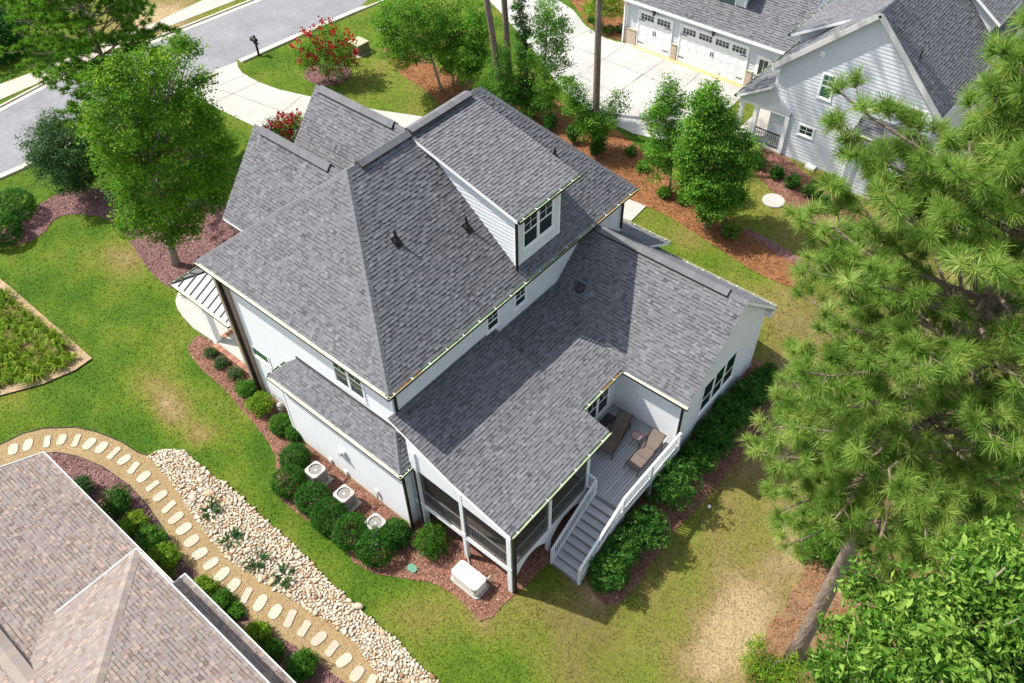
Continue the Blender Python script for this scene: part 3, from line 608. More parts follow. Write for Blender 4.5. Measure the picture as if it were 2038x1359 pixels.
# ================================================================== HOUSES
WID = [.125, .155, .185, .225]; NT = 9
class Roofer:
    """collects the shingles of one house; the 300 that show largest become single objects"""
    def __init__(s, root, mat, fascia, expo=.145, seed=1, single=300):
        s.root = root; s.mat = mat; s.fascia = fascia; s.e = expo; s.tabs = []; s.r = random.Random(seed); s.single = single; s.parts = []
    def part(s, name, planes, thick=.14, drop=None, bare=()):
        """planes: list of convex 3-D polygons; one part with a solid deck, shingles as its sub-parts"""
        mb = MB()
        for pl in planes: mb.prism(pl, (0, 0, -thick), 0, 1, 1)
        o = mb.build(name, [s.mat, s.fascia], s.root); k = len(s.parts); s.parts.append(o)
        for i, pl in enumerate(planes):
            if i not in bare: s.shingle(k, pl)
        return o
    def shingle(s, k, poly):
        P = np.array(poly, float); n = np.cross(P[1]-P[0], P[2]-P[0]); n /= np.linalg.norm(n)
        if n[2] < 0: n = -n
        u = np.cross((0, 0, 1.), n); u /= np.linalg.norm(u); v = np.cross(n, u); o = P[0]
        A = (P-o)@u; B = (P-o)@v; N = len(P)
        def rng_(b):
            xs = []
            for i in range(N):
                j = (i+1) % N; b0, b1 = B[i], B[j]
                if abs(b1-b0) < 1e-9:
                    if abs(b-b0) < 1e-6: xs += [A[i], A[j]]
                elif min(b0, b1)-1e-9 <= b <= max(b0, b1)+1e-9: xs.append(A[i]+(A[j]-A[i])*(b-b0)/(b1-b0))
            return (min(xs), max(xs)) if xs else None
        bmin, bmax = B.min(), B.max(); b0 = bmin
        while b0 < bmax-.03:
            b1 = min(b0+s.e, bmax); lo = rng_(b0+1e-6); hi = rng_(b1-1e-6)
            if lo and hi:
                a = min(lo[0], hi[0])-s.r.random()*.3; end = max(lo[1], hi[1])
                while a < end:
                    w = s.r.choice(WID); c = a+w
                    p = (max(a, lo[0]), min(c, lo[1]), max(a, hi[0]), min(c, hi[1])); full = p == (a, c, a, c)
                    if p[1] > p[0]+.01 or p[3] > p[2]+.01:
                        q = (p[0], max(p[0], p[1]), p[2], max(p[2], p[3]))
                        if q[1]-q[0] < .005: q = (min(max(lo[0], q[2]), lo[1]),)*2+q[2:]
                        if q[3]-q[2] < .005: q = q[:2]+(min(max(hi[0], (q[0]+q[1])/2), hi[1]),)*2
                        R = s.r.random(); dbl = s.r.random() < .5
                        t = .34+.34*s.r.random() if R < .76 else (.16+.16*s.r.random() if R < .89 else .72+.22*s.r.random())
                        s.tabs.append((k, o, u, v, n, b0, b1, q, full and b1-b0 > s.e*.99, w, round(t*NT)/NT, dbl))
                    a = c
            b0 += s.e
    def finish(s):
        C = np.array([t[1]+t[2]*(t[7][0]+t[7][1])/2+t[3]*(t[5]+t[6])/2 for t in s.tabs]); pr = proj(C); D = np.linalg.norm(C-CC, axis=1)
        ok = np.array([t[8] for t in s.tabs])&(pr[:, 0] > 6)&(pr[:, 0] < 2032)&(pr[:, 1] > 6)&(pr[:, 1] < 1353)
        fac = np.array([abs(((CC-c)/d)@t[4]) for c, d, t in zip(C, D, s.tabs)])
        score = np.where(ok, fac/D**2, -1); big = set(np.argsort(-score)[:s.single].tolist()) if s.single else set()
        V = {}; T = {}; single_me = {}
        for i, (k, o, u, v, n, b0, b1, q, full, w, t, dbl) in enumerate(s.tabs):
            h = .026 if dbl else .012
            if i in big:
                key = (w, t, dbl)
                if key not in single_me:
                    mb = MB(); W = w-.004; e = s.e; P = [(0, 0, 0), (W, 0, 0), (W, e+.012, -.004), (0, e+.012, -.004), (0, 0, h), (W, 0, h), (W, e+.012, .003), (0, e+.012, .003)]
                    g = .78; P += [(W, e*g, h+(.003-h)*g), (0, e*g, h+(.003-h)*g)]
                    for f, tt in (((4, 5, 8, 9), t), ((9, 8, 6, 7), t*.9 if dbl else .04), ((0, 1, 5, 4), .02), ((1, 2, 6, 5), t*.7), ((3, 0, 4, 7), t*.7)): mb.quad(*[P[x] for x in f], 0, tt)  # front faces toned dark as painted edge shadow; upper band is the printed line
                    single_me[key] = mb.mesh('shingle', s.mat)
                ob = bpy.data.objects.new('shingle', single_me[key]); COL.objects.link(ob); par = s.parts[k]; ob.parent = par
                p = o+u*q[0]+v*b0; m = Matrix(((u[0], v[0], n[0], p[0]), (u[1], v[1], n[1], p[1]), (u[2], v[2], n[2], p[2]), (0, 0, 0, 1)))
                ob.matrix_local = m
            else:
                f = lambda a, b, hh: o+u*a+v*b+n*hh
                top = min(.012, .012)
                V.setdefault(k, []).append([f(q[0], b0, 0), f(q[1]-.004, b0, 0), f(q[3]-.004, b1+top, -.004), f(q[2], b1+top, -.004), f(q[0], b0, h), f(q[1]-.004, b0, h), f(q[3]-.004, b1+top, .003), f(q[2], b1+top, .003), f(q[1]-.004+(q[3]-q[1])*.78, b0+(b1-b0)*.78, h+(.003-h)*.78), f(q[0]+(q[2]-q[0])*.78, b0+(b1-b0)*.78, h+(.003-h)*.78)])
                T.setdefault(k, []).extend([t, t*.9 if dbl else .04, .02, t*.7, t*.7])  # same tones: edge shadow painted on the front face, printed band above
        FQ = np.array([(4, 5, 8, 9), (9, 8, 6, 7), (0, 1, 5, 4), (1, 2, 6, 5), (3, 0, 4, 7)])
        for k in V:
            n = len(V[k]); F = ((np.arange(n)*10)[:, None, None]+FQ[None]).reshape(-1, 4)
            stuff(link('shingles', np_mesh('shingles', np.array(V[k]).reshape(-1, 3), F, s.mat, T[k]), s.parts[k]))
        print(s.root.name, 'shingles', len(s.tabs))
    def caps(s, k, a, b, na, nb, w=.16, step=.2, lift=.03):
        """overlapping cap pieces bent over a hip or ridge from a (low) to b; na / nb: directions down the two slopes"""
        a = np.array(a, float); b = np.array(b, float); L = np.linalg.norm(b-a); d = (b-a)/L; na = np.array(na, float)/np.linalg.norm(na); nb = np.array(nb, float)/np.linalg.norm(nb)
        up = np.array([0, 0, 1.]); mb = MB(); i = 0; x = 0
        while x < L-.02:
            y = min(x+step+.03, L); t = .35+.4*s.r.random(); p0 = a+d*x+up*(lift+.014); p1 = a+d*y+up*(lift+.002)
            A0, B0, A1, B1 = p0+na*w-up*.018, p0+nb*w-up*.018, p1+na*w-up*.018, p1+nb*w-up*.018
            e = up*-.014
            mb.quad(A0, p0, p1, A1, 0, t); mb.quad(p0, B0, B1, p1, 0, t)
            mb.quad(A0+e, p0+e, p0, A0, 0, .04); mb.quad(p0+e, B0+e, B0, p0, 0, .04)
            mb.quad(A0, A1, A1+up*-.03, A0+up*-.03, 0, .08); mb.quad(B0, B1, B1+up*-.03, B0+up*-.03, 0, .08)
            x += step
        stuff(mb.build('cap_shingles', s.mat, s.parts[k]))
    def ridge_vent(s, a, b, down, w=.2, h=.11):
        """raised vent with dark louvred sides along a level ridge; down = slope drop per metre each side"""
        a = np.array(a, float); b = np.array(b, float); d = (b-a)/np.linalg.norm(b-a); r = np.cross(d, (0, 0, 1.)); mb = MB()
        up = np.array([0, 0, 1.]); L = np.linalg.norm(b-a); n = int(L/.3)
        for sg in (-1, 1):
            e0 = a+r*w*sg-up*(w*down-.02); e1 = b+r*w*sg-up*(w*down-.02)
            mb.quad(e0, e1, e1+up*h, e0+up*h, 1)
        for k in range(n):
            p = a+(b-a)*k/n+up*(h+.02); q = a+(b-a)*(k+1)/n+up*(h+.015); t = .35+.35*s.r.random()
            for sg in (-1, 1):
                o_ = r*(w+.02)*sg-up*w*down
                mb.quad(p, q, q+o_, p+o_, 0, t)
        for p in (a, b):
            mb.quad(p+r*w-up*(w*down), p-r*w-up*(w*down), p-r*w-up*(w*down-h), p+r*w-up*(w*down-h), 1)
            mb.tri(p-r*w-up*(w*down-h), p+r*w-up*(w*down-h), p+up*(h+.01), 1)
        return mb.build('ridge_vent', [s.mat, m_steel], s.root)

BRAND = random.Random(5)
def wall(root, P0, N, poly, mat=None, boards=True, expo=.18, name='wall', trim=None, split=None):
    """wall in the vertical plane through P0 with outward direction N; poly = convex (a, z) outline, a runs to the right seen from outside"""
    mat = mat or m_siding
    P0 = np.array(P0, float); N = np.array(N, float); U = np.cross((0, 0, 1.), N)
    W = lambda a, z, d=0: (P0[0]+U[0]*a+N[0]*d, P0[1]+U[1]*a+N[1]*d, z)
    mb = MB(); mb.prism([W(a, z) for a, z in poly], -N*.12); o = mb.build(name, mat, root)
    if not boards: return o, W
    A = [p[0] for p in poly]; Z = [p[1] for p in poly]; n = len(poly)
    def rg(z):
        xs = []
        for i in range(n):
            j = (i+1) % n
            if abs(Z[i]-Z[j]) < 1e-9:
                if abs(z-Z[i]) < 1e-5: xs += [A[i], A[j]]
            elif min(Z[i], Z[j]) <= z <= max(Z[i], Z[j]): xs.append(A[i]+(A[j]-A[i])*(z-Z[i])/(Z[j]-Z[i]))
        return (min(xs), max(xs)) if len(xs) > 1 else None
    z = min(Z)
    while z < max(Z)-.02:
        z1 = min(z+expo, max(Z)); r0, r1 = rg(z+1e-4), rg(z1-1e-4)
        if r0 and r1:
            r0 = (r0[0]+.004, max(r0[1]-.004, r0[0]+.02)); r1 = (r1[0]+.004, max(r1[1]-.004, r1[0]+.006))
            b = MB(); f0, f1 = (.0245, .003)
            b.hexa([W(r0[0], z, .001), W(r0[1], z, .001), W(r0[1], z, f0), W(r0[0], z, f0), W(r1[0], z1-.002, .001), W(r1[1], z1-.002, .001), W(r1[1], z1-.002, f1), W(r1[0], z1-.002, f1)])
            b.build('siding_board', mat, o)
        z += expo
    return o, W
def corner_trim(root, x, y, z0, z1, sx, sy, mat=None, w=.11):
    """corner board wrapping an outside corner at (x, y); sx, sy point outwards"""
    mb = MB(); mb.box(x-sx*w, y, z0, x+sx*.034, y+sy*.034, z1); mb.box(x, y-sy*w, z0, x+sx*.033, y-sy*.001, z1); return mb.build('corner_board', mat or m_white, root)
def window(root, W, a0, a1, z0, z1, n=1, split=.5, grid=(2, 2), glass=None, lowgrid=None, trim=.075, sill=True):
    """double-hung window(s): frame part with panes and sashes as sub-parts"""
    g = glass or m_glass; mb = MB()
    def bx(b, a, z, c, y, d0, d1, m=0):
        p = [W(a, z, d0), W(c, z, d0), W(c, z, d1), W(a, z, d1), W(a, y, d0), W(c, y, d0), W(c, y, d1), W(a, y, d1)]; b.hexa(p, m)
    t = trim; bx(mb, a0-t, z0-t, a0, z1+t, .002, .05); bx(mb, a1, z0-t, a1+t, z1+t, .002, .05); bx(mb, a0, z1, a1, z1+t, .002, .049); bx(mb, a0, z0-t, a1, z0, .002, .049)
    if sill: bx(mb, a0-t-.03, z0-t-.035, a1+t+.03, z0-t, .002, .075)
    w = (a1-a0)/n
    for k in range(1, n): bx(mb, a0+w*k-.045, z0, a0+w*k+.045, z1, .002, .049)
    o = mb.build('window', m_white, root)
    for k in range(n):
        l = a0+w*k+(.045 if k else 0); r = a0+w*(k+1)-(.045 if k < n-1 else 0)
        parts = [(z0, z1, grid)] if split is None else [(z0+(z1-z0)*split, z1, grid), (z0, z0+(z1-z0)*split, lowgrid)]
        for zi, (q0, q1, gr) in enumerate(parts):
            up = zi == 0; d = .036 if up else .03; sb = MB(); f = .04
            bx(sb, l, q0, l+f, q1, .003, d); bx(sb, r-f, q0, r, q1, .003, d); bx(sb, l+f, q0, r-f, q0+f, .003, d-.001); bx(sb, l+f, q1-f, r-f, q1, .003, d-.001)
            if gr:
                for i in range(1, gr[0]): x = l+f+(r-l-2*f)*i/gr[0]; bx(sb, x-.011, q0+f, x+.011, q1-f, .024, d-.002)
                for i in range(1, gr[1]): y = q0+f+(q1-q0-2*f)*i/gr[1]; bx(sb, l+f, y-.011, r-f, y+.011, .024, d-.003)
            sb.build('sash', m_white, o)
            pb = MB(); bx(pb, l+f, q0+f, r-f, q1-f, .003, .026); pb.build('pane', g, o)
    return o
def gutter(root, a, b, out, inner=m_gutin, outer=m_bronze, hang=.9, w=.13, h=.12, litter=None, ends=True):
    """open trough from a to b (roof edge), out = horizontal direction away from the house"""
    a = np.array(a, float); b = np.array(b, float); o_ = np.array(out, float); up = np.array([0, 0, 1.]); mb = MB(); t = .012
    a = a+o_*.004; b = b+o_*.004
    def sl(p0, p1, z0, z1, m):
        mb.hexa([a+o_*p0+up*z0, b+o_*p0+up*z0, b+o_*p1+up*z0, a+o_*p1+up*z0, a+o_*p0+up*z1, b+o_*p0+up*z1, b+o_*p1+up*z1, a+o_*p1+up*z1], m)
    sl(w-t, w, -h, -.012, 1); sl(0, w-t, -h, -h+t, 1); sl(0, w-t-.001, -h+t, -.055, 0); sl(0, t, -.055, -.02, 0); sl(w-t-.003, w+.006, -.012, -.002, 2)
    d = (b-a)/np.linalg.norm(b-a)
    for p, q in ((a, a-d*t), (b+d*t, b)):
        mb.hexa([q-up*h, p-up*h, p+o_*w-up*h, q+o_*w-up*h, q-up*.01, p-up*.01, p+o_*w-up*.01, q+o_*w-up*.01], 1)
    L = np.linalg.norm(b-a); n = int(L/hang)
    g = mb.build('gutter', [inner, outer, m_gutpale if inner is m_gutpale else inner], root)
    hb = MB()
    for k in range(n+1):
        p = a+d*(L*(k+.35)/(n+1)); hb.bar(p-up*.006, p+o_*w-up*.006, .028, .012)
    stuff(hb.build('gutter_hangers', m_white, g))
    if litter:
        for (s0, s1) in litter:
            lb = MB(); p = a+d*s0; q = a+d*s1
            lb.hexa([p+o_*.014-up*.056, q+o_*.014-up*.056, q+o_*(w-.03)-up*.056, p+o_*(w-.03)-up*.056, p+o_*.02-up*.03, q+o_*.02-up*.026, q+o_*(w-.04)-up*.03, p+o_*(w-.04)-up*.025])
            lb.build('leaf_litter', m_leaflit, g)
    return g
def downspout(root, top, foot, mat=None, w=.09, mid=None):
    mb = MB(); pts = [top]+([mid] if mid is not None else [])+[foot]
    pts = [np.array(p, float) for p in pts]
    for p, q in zip(pts[:-1], pts[1:]): mb.bar(p, q, w, w*.8)
    return mb.build('downspout', mat or m_bronze, root)

# ------------------------------------------------------------------ the main house
LX, RY, RX, FY = 11.41, 15.73, 25.68, 26.1         # left, rear, right and front walls
H1 = thing('main_house', 'white two-storey house with dark grey shingle roofs and screened rear porch, centre', 'house', (18, 20, -.4))
R1 = Roofer(H1, m_sh, m_white, seed=3)
x0, x1, y0, y1, ze, zr, yr = 11.06, 26.17, 15.36, 26.5, 7.42, 12.0, 20.92
RL, RR = (15.18, yr, zr), (22.45, yr, zr)
A_, B_, C_, D_ = (x0, y0, ze), (x1, y0, ze), (x1, y1, ze), (x0, y1, ze)
k = 0; R1.part('main_roof', [[A_, B_, RR, RL], [D_, A_, RL], [C_, D_, RL, RR], [B_, C_, RR]], bare=(3,))
sR = (zr-ze)/(yr-y0); sL = (zr-ze)/(RL[0]-x0); sRt = (zr-ze)/(x1-RR[0])
# directions lying in the two slopes, at right angles to the hip
def slope_dirs(a, b, n1, n2):
    d = np.array(b, float)-np.array(a, float); d /= np.linalg.norm(d); out = []
    for n in (n1, n2):
        n = np.array(n, float); n /= np.linalg.norm(n); v = np.cross(d, n); v = v if v[2] < 0 else -v; out.append(v)
    return out
nRear, nLeft, nFront, nRight = (0, -sR, 1), (-sL, 0, 1), (0, (zr-ze)/(y1-yr), 1), (sRt, 0, 1)
for a, b, n1, n2 in ((A_, RL, nRear, nLeft), (D_, RL, nLeft, nFront), (B_, RR, nRear, nRight)):
    d1, d2 = slope_dirs(a, b, n1, n2); R1.caps(0, a, b, d1, d2)
d1, d2 = slope_dirs(RL, (15.7, yr, zr), nRear, nFront); R1.caps(0, RL, (15.75, yr, zr), d1, d2); R1.caps(0, (21.7, yr, zr), RR, d1, d2)
R1.ridge_vent((15.72, yr, zr), (18.3, yr, zr), sR); R1.ridge_vent((18.34, yr, zr+.03), (21.75, yr, zr+.03), .4)
# front gables
g2f, g2b, g2r = 27.95, 22.62, (16.15, 10.6)
k = R1.part('front_gable_roof', [[(13.45, g2f, 7.4), (13.45, 26.52, 7.4), (16.15, g2b, 10.62), (16.15, g2f, 10.62)], [(16.15, g2f, 10.62), (16.15, g2b, 10.62), (18.85, 26.52, 7.4), (18.85, g2f, 7.4)]], bare=(1,))
n1, n2 = (-1.19, 0, 1), (1.19, 0, 1); d1, d2 = slope_dirs((16.15, 22.6, 10.6), (16.15, 27.9, 10.6), n1, n2)
R1.caps(1, (16.15, 27.95, 10.62), (16.15, 27.3, 10.62), d1, d2); R1.caps(1, (16.15, 23.1, 10.62), (16.15, 22.6, 10.62), d1, d2); R1.ridge_vent((16.15, 27.45, 10.62), (16.15, 23.25, 10.62), 1.19)
k = R1.part('front_gable_roof', [[(15.6, 27.3, 7.3), (15.6, 26.52, 7.3), (19.1, 21.75, 11.33), (19.1, 27.3, 11.33)], [(19.1, 27.3, 11.33), (19.1, 21.75, 11.33), (22.6, 26.52, 7.3), (22.6, 27.3, 7.3)]], bare=(1,))
n1, n2 = (-1.15, 0, 1), (1.15, 0, 1); d1, d2 = slope_dirs((19.1, 22, 11.3), (19.1, 27, 11.3), n1, n2)
R1.caps(2, (19.1, 27.3, 11.33), (19.1, 26.9, 11.33), d1, d2); R1.caps(2, (19.1, 22.5, 11.33), (19.1, 21.75, 11.33), d1, d2); R1.ridge_vent((19.1, 26.95, 11.33), (19.1, 22.55, 11.33), 1.15)
for gx0, gx1, gy, apex in ((13.6, 18.7, 27.6, 10.4), (15.75, 22.45, 26.95, 11.1)):
    mb = MB(); mb.prism([(gx0, gy, 7.2), (gx1, gy, 7.2), ((gx0+gx1)/2, gy, apex)], (0, -.12, 0)); mb.build('gable_wall', m_siding, H1)
# rear dormer
DX0, DX1, DY = 18.57, 21.24, 15.85
dz = lambda y: 10.45+.273*(y-15.55)
R1.part('dormer_roof', [[(18.3, 15.55, dz(15.55)), (22.0, 15.55, dz(15.55)), (22.0, 20.8, dz(20.8)), (18.3, 20.8, dz(20.8))]], thick=.17)
mz = lambda y: ze+sR*(y-y0)
o, W = wall(H1, (DX0, DY, 0), (0, -1, 0), [(0, mz(DY)), (DX1-DX0, mz(DY)), (DX1-DX0, dz(DY)-.16), (0, dz(DY)-.16)], name='dormer_wall')
window(H1, W, .42, 2.2, 8.50, 9.95, n=2)
yj = 20.55
for X, N in ((DX0, (-1, 0, 0)), (DX1, (1, 0, 0))):
    s_ = -1 if N[0] < 0 else 1
    wall(H1, (X, DY, 0), N, [(0, mz(DY)), (0, dz(DY)-.17), (s_*(yj-DY), dz(yj)-.2)] if s_ > 0 else [(0, dz(DY)-.17), (0, mz(DY)), (-(yj-DY), dz(yj)-.2)], name='dormer_cheek')
corner_trim(H1, DX0, DY, mz(DY)-.02, dz(DY)-.17, -1, -1); corner_trim(H1, DX1, DY, mz(DY)-.02, dz(DY)-.17, 1, -1)
gutter(H1, (18.32, 15.55, 10.43), (22.0, 15.55, 10.43), (0, -1, 0), hang=.75)
downspout(H1, (18.48, 15.74, 10.25), (18.48, 15.74, 7.75), mid=None)
# upper walls
o, WL = wall(H1, (LX, FY, 0), (-1, 0, 0), [(0, -.25), (FY-RY, -.25), (FY-RY, 7.25), (0, 7.25)], expo=.185)
mb = MB(); mb.box(LX-.03, RY, -.9, LX+.3, FY, -.251); mb.build('foundation', m_found, H1)
ly = lambda y: FY-y
window(H1, WL, ly(18.92), ly(17.34), 5.30, 6.75, n=2, split=.56, lowgrid=None)
window(H1, WL, ly(25.05), ly(23.95), 2.52, 3.05, n=1, split=None, grid=None, glass=m_glass2)
o, WR = wall(H1, (LX, RY, 0), (0, -1, 0), [(0, 1.36), (RX-LX, 1.36), (RX-LX, 7.25), (0, 7.25)], expo=.185)
window(H1, WR, 16.58-LX, 17.22-LX, 5.88, 6.72, n=1, split=.45)
window(H1, WR, 18.28-LX, 18.92-LX, 5.88, 6.72, n=1, split=.45)
mb = MB(); mb.box(RX-.12, RY+.13, 0, RX, FY, 7.25); mb.box(LX+.13, FY-.12, -.4, RX-.13, FY-.005, 7.25); mb.build('wall', m_siding, H1)
corner_trim(H1, LX, RY, 4.6, 7.25, -1, -1); corner_trim(H1, RX, RY, 4.6, 7.25, 1, -1)
mb = MB(); mb.box(x0+.02, y0+.02, 7.255, x1-.02, RY-.001, 7.285); mb.box(x0+.02, RY, 7.255, LX-.001, y1-.02, 7.285); mb.box(RX+.001, RY, 7.255, x1-.02, y1-.02, 7.285); mb.build('soffit', m_soffit, H1)
mb = MB(); mb.box(LX-.13, FY-.86, -.5, LX+.02, FY+.02, 7.25); mb.build('brick_pier', m_brick, H1)
gutter(H1, (x0, y0-.1, ze), (x0, y1, ze), (-1, 0, 0), inner=m_gutpale, hang=1.3)
gutter(H1, (x0-.13, y0, ze), (x1, y0, ze), (0, -1, 0), litter=[(.2, 1.2), (1.3, 1.7), (9.6, 10.9), (12.2, 13.6), (13.9, 15.0)])
downspout(H1, (11.5, RY-.08, 7.2), (11.5, RY-.08, 5.86)); downspout(H1, (RX+.02, RY-.08, 7.2), (RX+.02, RY-.08, 5.3))
downspout(H1, (LX-.2, FY-.55, 7.2), (LX-.2, FY-.62, -.4), w=.15)
# vents on the rear slope
nP, pP = (0, -sR, 1), (15, y0, ze)
for px, py, hh in ((788.5, 480, .52), (929, 452, .5), (1104, 312, .42)):
    P = on_plane(px, py, nP, pP); mb = MB(); mb.tube([P-np.array([0, 0, .1]), P+np.array([0, 0, hh])], .048, 10)
    mb.lathe(P-np.array([0, 0, .06]), [(.15, 0), (.13, .09), (.07, .17), (.045, .19)], 14); 
    mb.hexa([P+np.array([-.16, -.22, -.22*sR+.02]), P+np.array([.16, -.22, -.22*sR+.02]), P+np.array([.16, .12, .12*sR+.02]), P+np.array([-.16, .12, .12*sR+.02])]+[P+np.array([-.16, -.22, -.22*sR+.04]), P+np.array([.16, -.22, -.22*sR+.04]), P+np.array([.16, .12, .12*sR+.04]), P+np.array([-.16, .12, .12*sR+.04])])
    mb.build('vent_pipe', m_black, H1)
# porch roof and rear shed roof: one low slope, the porch part kicked up towards the wall
P2 = lambda y: 5.33-.267*(RY-y)
yc = 12.7
P1 = lambda y: P2(yc)+(5.79-P2(yc))*(y-yc)/(RY-yc)
R1.part('porch_roof', [[(11.08, 9.97, P2(9.97)), (17.0, 9.97, P2(9.97)), (17.0, yc, P2(yc)), (11.08, yc, P2(yc))], [(11.08, yc, P2(yc)), (17.0, yc, P2(yc)), (17.0, RY, P1(RY)), (11.08, RY, P1(RY))]], thick=.16)
ww = lambda x: 4.13+.857*(x-19.65)
vx = lambda y: 19.65+(P2(y)-4.13)/.857
ve = 11.27
R1.part('rear_roof', [[(17.003, ve, P2(ve)-.004), (19.65, ve, P2(ve)-.004), (vx(RY), RY, P2(RY)-.004), (17.003, RY, P2(RY)-.004)]], thick=.14)
# bedroom wing
R1.part('wing_roof', [[(19.65, 8.13, 4.13), (23.2, 8.13, 7.17), (23.2, RY, 7.17), (vx(RY)-.02, RY, P2(RY)-.02), (19.63, ve, 4.11)], [(23.2, 8.13, 7.17), (26.75, 8.13, 4.13), (26.75, RY, 4.13), (23.2, RY, 7.17)]], thick=.15)
n1, n2 = (-.857, 0, 1), (.857, 0, 1); d1, d2 = slope_dirs((23.2, 9, 7), (23.2, 15, 7), n1, n2); kW = len(R1.parts)-1
R1.caps(kW, (23.2, 8.13, 7.17), (23.2, 9.0, 7.17), d1, d2); R1.caps(kW, (23.2, 15.0, 7.17), (23.2, 15.7, 7.17), d1, d2); R1.ridge_vent((23.2, 8.95, 7.17), (23.2, 15.05, 7.17), .857, h=.12)
P = on_plane(1155, 572, (-.857, 0, 1), (19.65, 0, 4.13)); mb = MB(); mb.lathe(P-np.array([0, 0, .12]), [(.24, 0), (.24, .16), (.20, .24), (.1, .28)], 16); mb.build('roof_vent', m_steel, H1)
o, WG = wall(H1, (19.9, 8.45, 0), (0, -1, 0), [(0, -.45), (6.5, -.45), (6.5, 4.1), (3.3, 6.85), (0, 4.1)], expo=.17)
window(H1, WG, 1.70, 4.38, 1.58, 3.28, n=3, split=.42, grid=None)
wall(H1, (19.9, RY, 0), (-1, 0, 0), [(0, -.3), (RY-8.45, -.3), (RY-8.45, 4.0), (0, 4.0)], expo=.17)
mb = MB(); mb.box(26.28, 8.58, -.3, 26.4, RY, 4.0); mb.build('wall', m_siding, H1)
corner_trim(H1, 19.9, 8.45, -.3, 4.0, -1, -1); corner_trim(H1, 26.4, 8.45, .1, 4.0, 1, -1)
mb = MB(); mb.prism([(19.66, 8.14, 3.97), (23.2, 8.14, 7.01), (23.2, 8.449, 7.01), (19.66, 8.449, 3.97)], (0, 0, -.03)); mb.prism([(23.2, 8.14, 7.01), (26.74, 8.14, 3.97), (26.74, 8.449, 3.97), (23.2, 8.449, 7.01)], (0, 0, -.03)); mb.box(26.42, 8.14, 3.66, 26.78, 8.6, 3.96); mb.build('rake_soffit', m_soffit, H1)
gutter(H1, (19.65, ve-.14, 4.12), (19.65, 8.1, 4.12), (-1, 0, 0), inner=m_gutpale); gutter(H1, (26.75, 8.13, 4.12), (26.75, RY, 4.12), (1, 0, 0), inner=m_gutpale)
gutter(H1, (17.02, ve, P2(ve)), (19.52, ve, P2(ve)), (0, -1, 0), litter=[(1.3, 2.4)]); gutter(H1, (11.08, 9.97, P2(9.97)), (17.0, 9.97, P2(9.97)), (0, -1, 0))
downspout(H1, (19.80, 8.39, 3.95), (19.80, 8.39, -.4), mid=None, w=.1)
for (X, Z) in ((23.04, .32), (21.85, .5)):
    mb = MB(); mb.box(X-.09, 8.45-.10, Z-.09, X+.09, 8.45-.0225, Z+.09); mb.box(X-.07, 8.45-.15, Z-.02, X+.07, 8.45-.101, Z+.07); mb.build('dryer_vent', m_pvc, H1)
# inner wall beside the deck
o, WI = wall(H1, (15.85, 11.65, 0), (0, -1, 0), [(0, 1.0), (4.05, 1.0), (4.05, 4.05), (0, 4.05)], expo=.17)
window(H1, WI, 2.05, 3.55, 1.75, 3.35, n=2, split=.45)
mb = MB(); mb.box(15.86, 11.78, 1.0, 16.0, RY-.13, 4.0); mb.build('wall', m_siding, H1)
# side bump-out
BX, B0, B1 = 10.68, 15.0, 22.25
bt = (LX-.0, 4.76)
R1.part('bay_roof', [[(10.47, 22.47, 3.76), (10.47, 14.8, 3.76), (LX, 15.85, 4.78), (LX, 21.4, 4.78)], [(10.47, 14.8, 3.76), (LX, 14.8, 3.76), (LX, 15.85, 4.78)], [(LX, 22.47, 3.76), (10.47, 22.47, 3.76), (LX, 21.4, 4.78)]], thick=.12)
nb = (-(4.78-3.76)/(LX-10.47), 0, 1)
for a, b, m_ in (((10.47, 14.8, 3.76), (LX, 15.85, 4.78), (0, -.97, 1)), ((10.47, 22.47, 3.76), (LX, 21.4, 4.78), (0, .95, 1))):
    d1, d2 = slope_dirs(a, b, nb, m_); R1.caps(len(R1.parts)-1, a, b, d1, d2, w=.12)
mb = MB(); mb.box(LX-.05, 15.8, 4.72, LX-.001, 21.5, 4.86); mb.build('flashing', m_steel, H1)
wall(H1, (BX, B1, 0), (-1, 0, 0), [(0, -.22), (B1-B0, -.22), (B1-B0, 3.62), (0, 3.62)], expo=.185)
wall(H1, (BX, B0, 0), (0, -1, 0), [(0, -.22), (.73, -.22), (.73, 3.62), (0, 3.62)], expo=.185)
wall(H1, (LX, B1, 0), (0, 1, 0), [(0, -.22), (.73, -.22), (.73, 3.62), (0, 3.62)], expo=.185)
mb = MB(); mb.box(BX-.035, B0-.035, -.9, BX+.2, B1+.03, -.225); mb.box(BX+.201, B0-.034, -.9, LX, B0+.2, -.225); mb.build('foundation', m_found, H1)
mb = MB(); mb.box(10.49, 14.82, 3.625, LX, 14.999, 3.65); mb.box(10.49, 15.0, 3.625, BX-.001, 22.45, 3.65); mb.build('soffit', m_soffit, H1)
corner_trim(H1, BX, B0, -.22, 3.62, -1, -1); corner_trim(H1, BX, B1, -.22, 3.62, -1, 1)
gutter(H1, (10.47, 14.68, 3.75), (10.47, 22.5, 3.75), (-1, 0, 0), inner=m_gutpale, hang=1.2); gutter(H1, (10.35, 14.8, 3.75), (11.06, 14.8, 3.75), (0, -1, 0), hang=.5); gutter(H1, (10.5, 22.47, 3.75), (LX, 22.47, 3.75), (0, 1, 0), hang=.5)
downspout(H1, (10.64, 14.92, 3.6), (10.64, 14.92, -.4), w=.1); downspout(H1, (11.02, 14.62, 3.6), (11.02, 14.62, -.35), mid=None, w=.11)
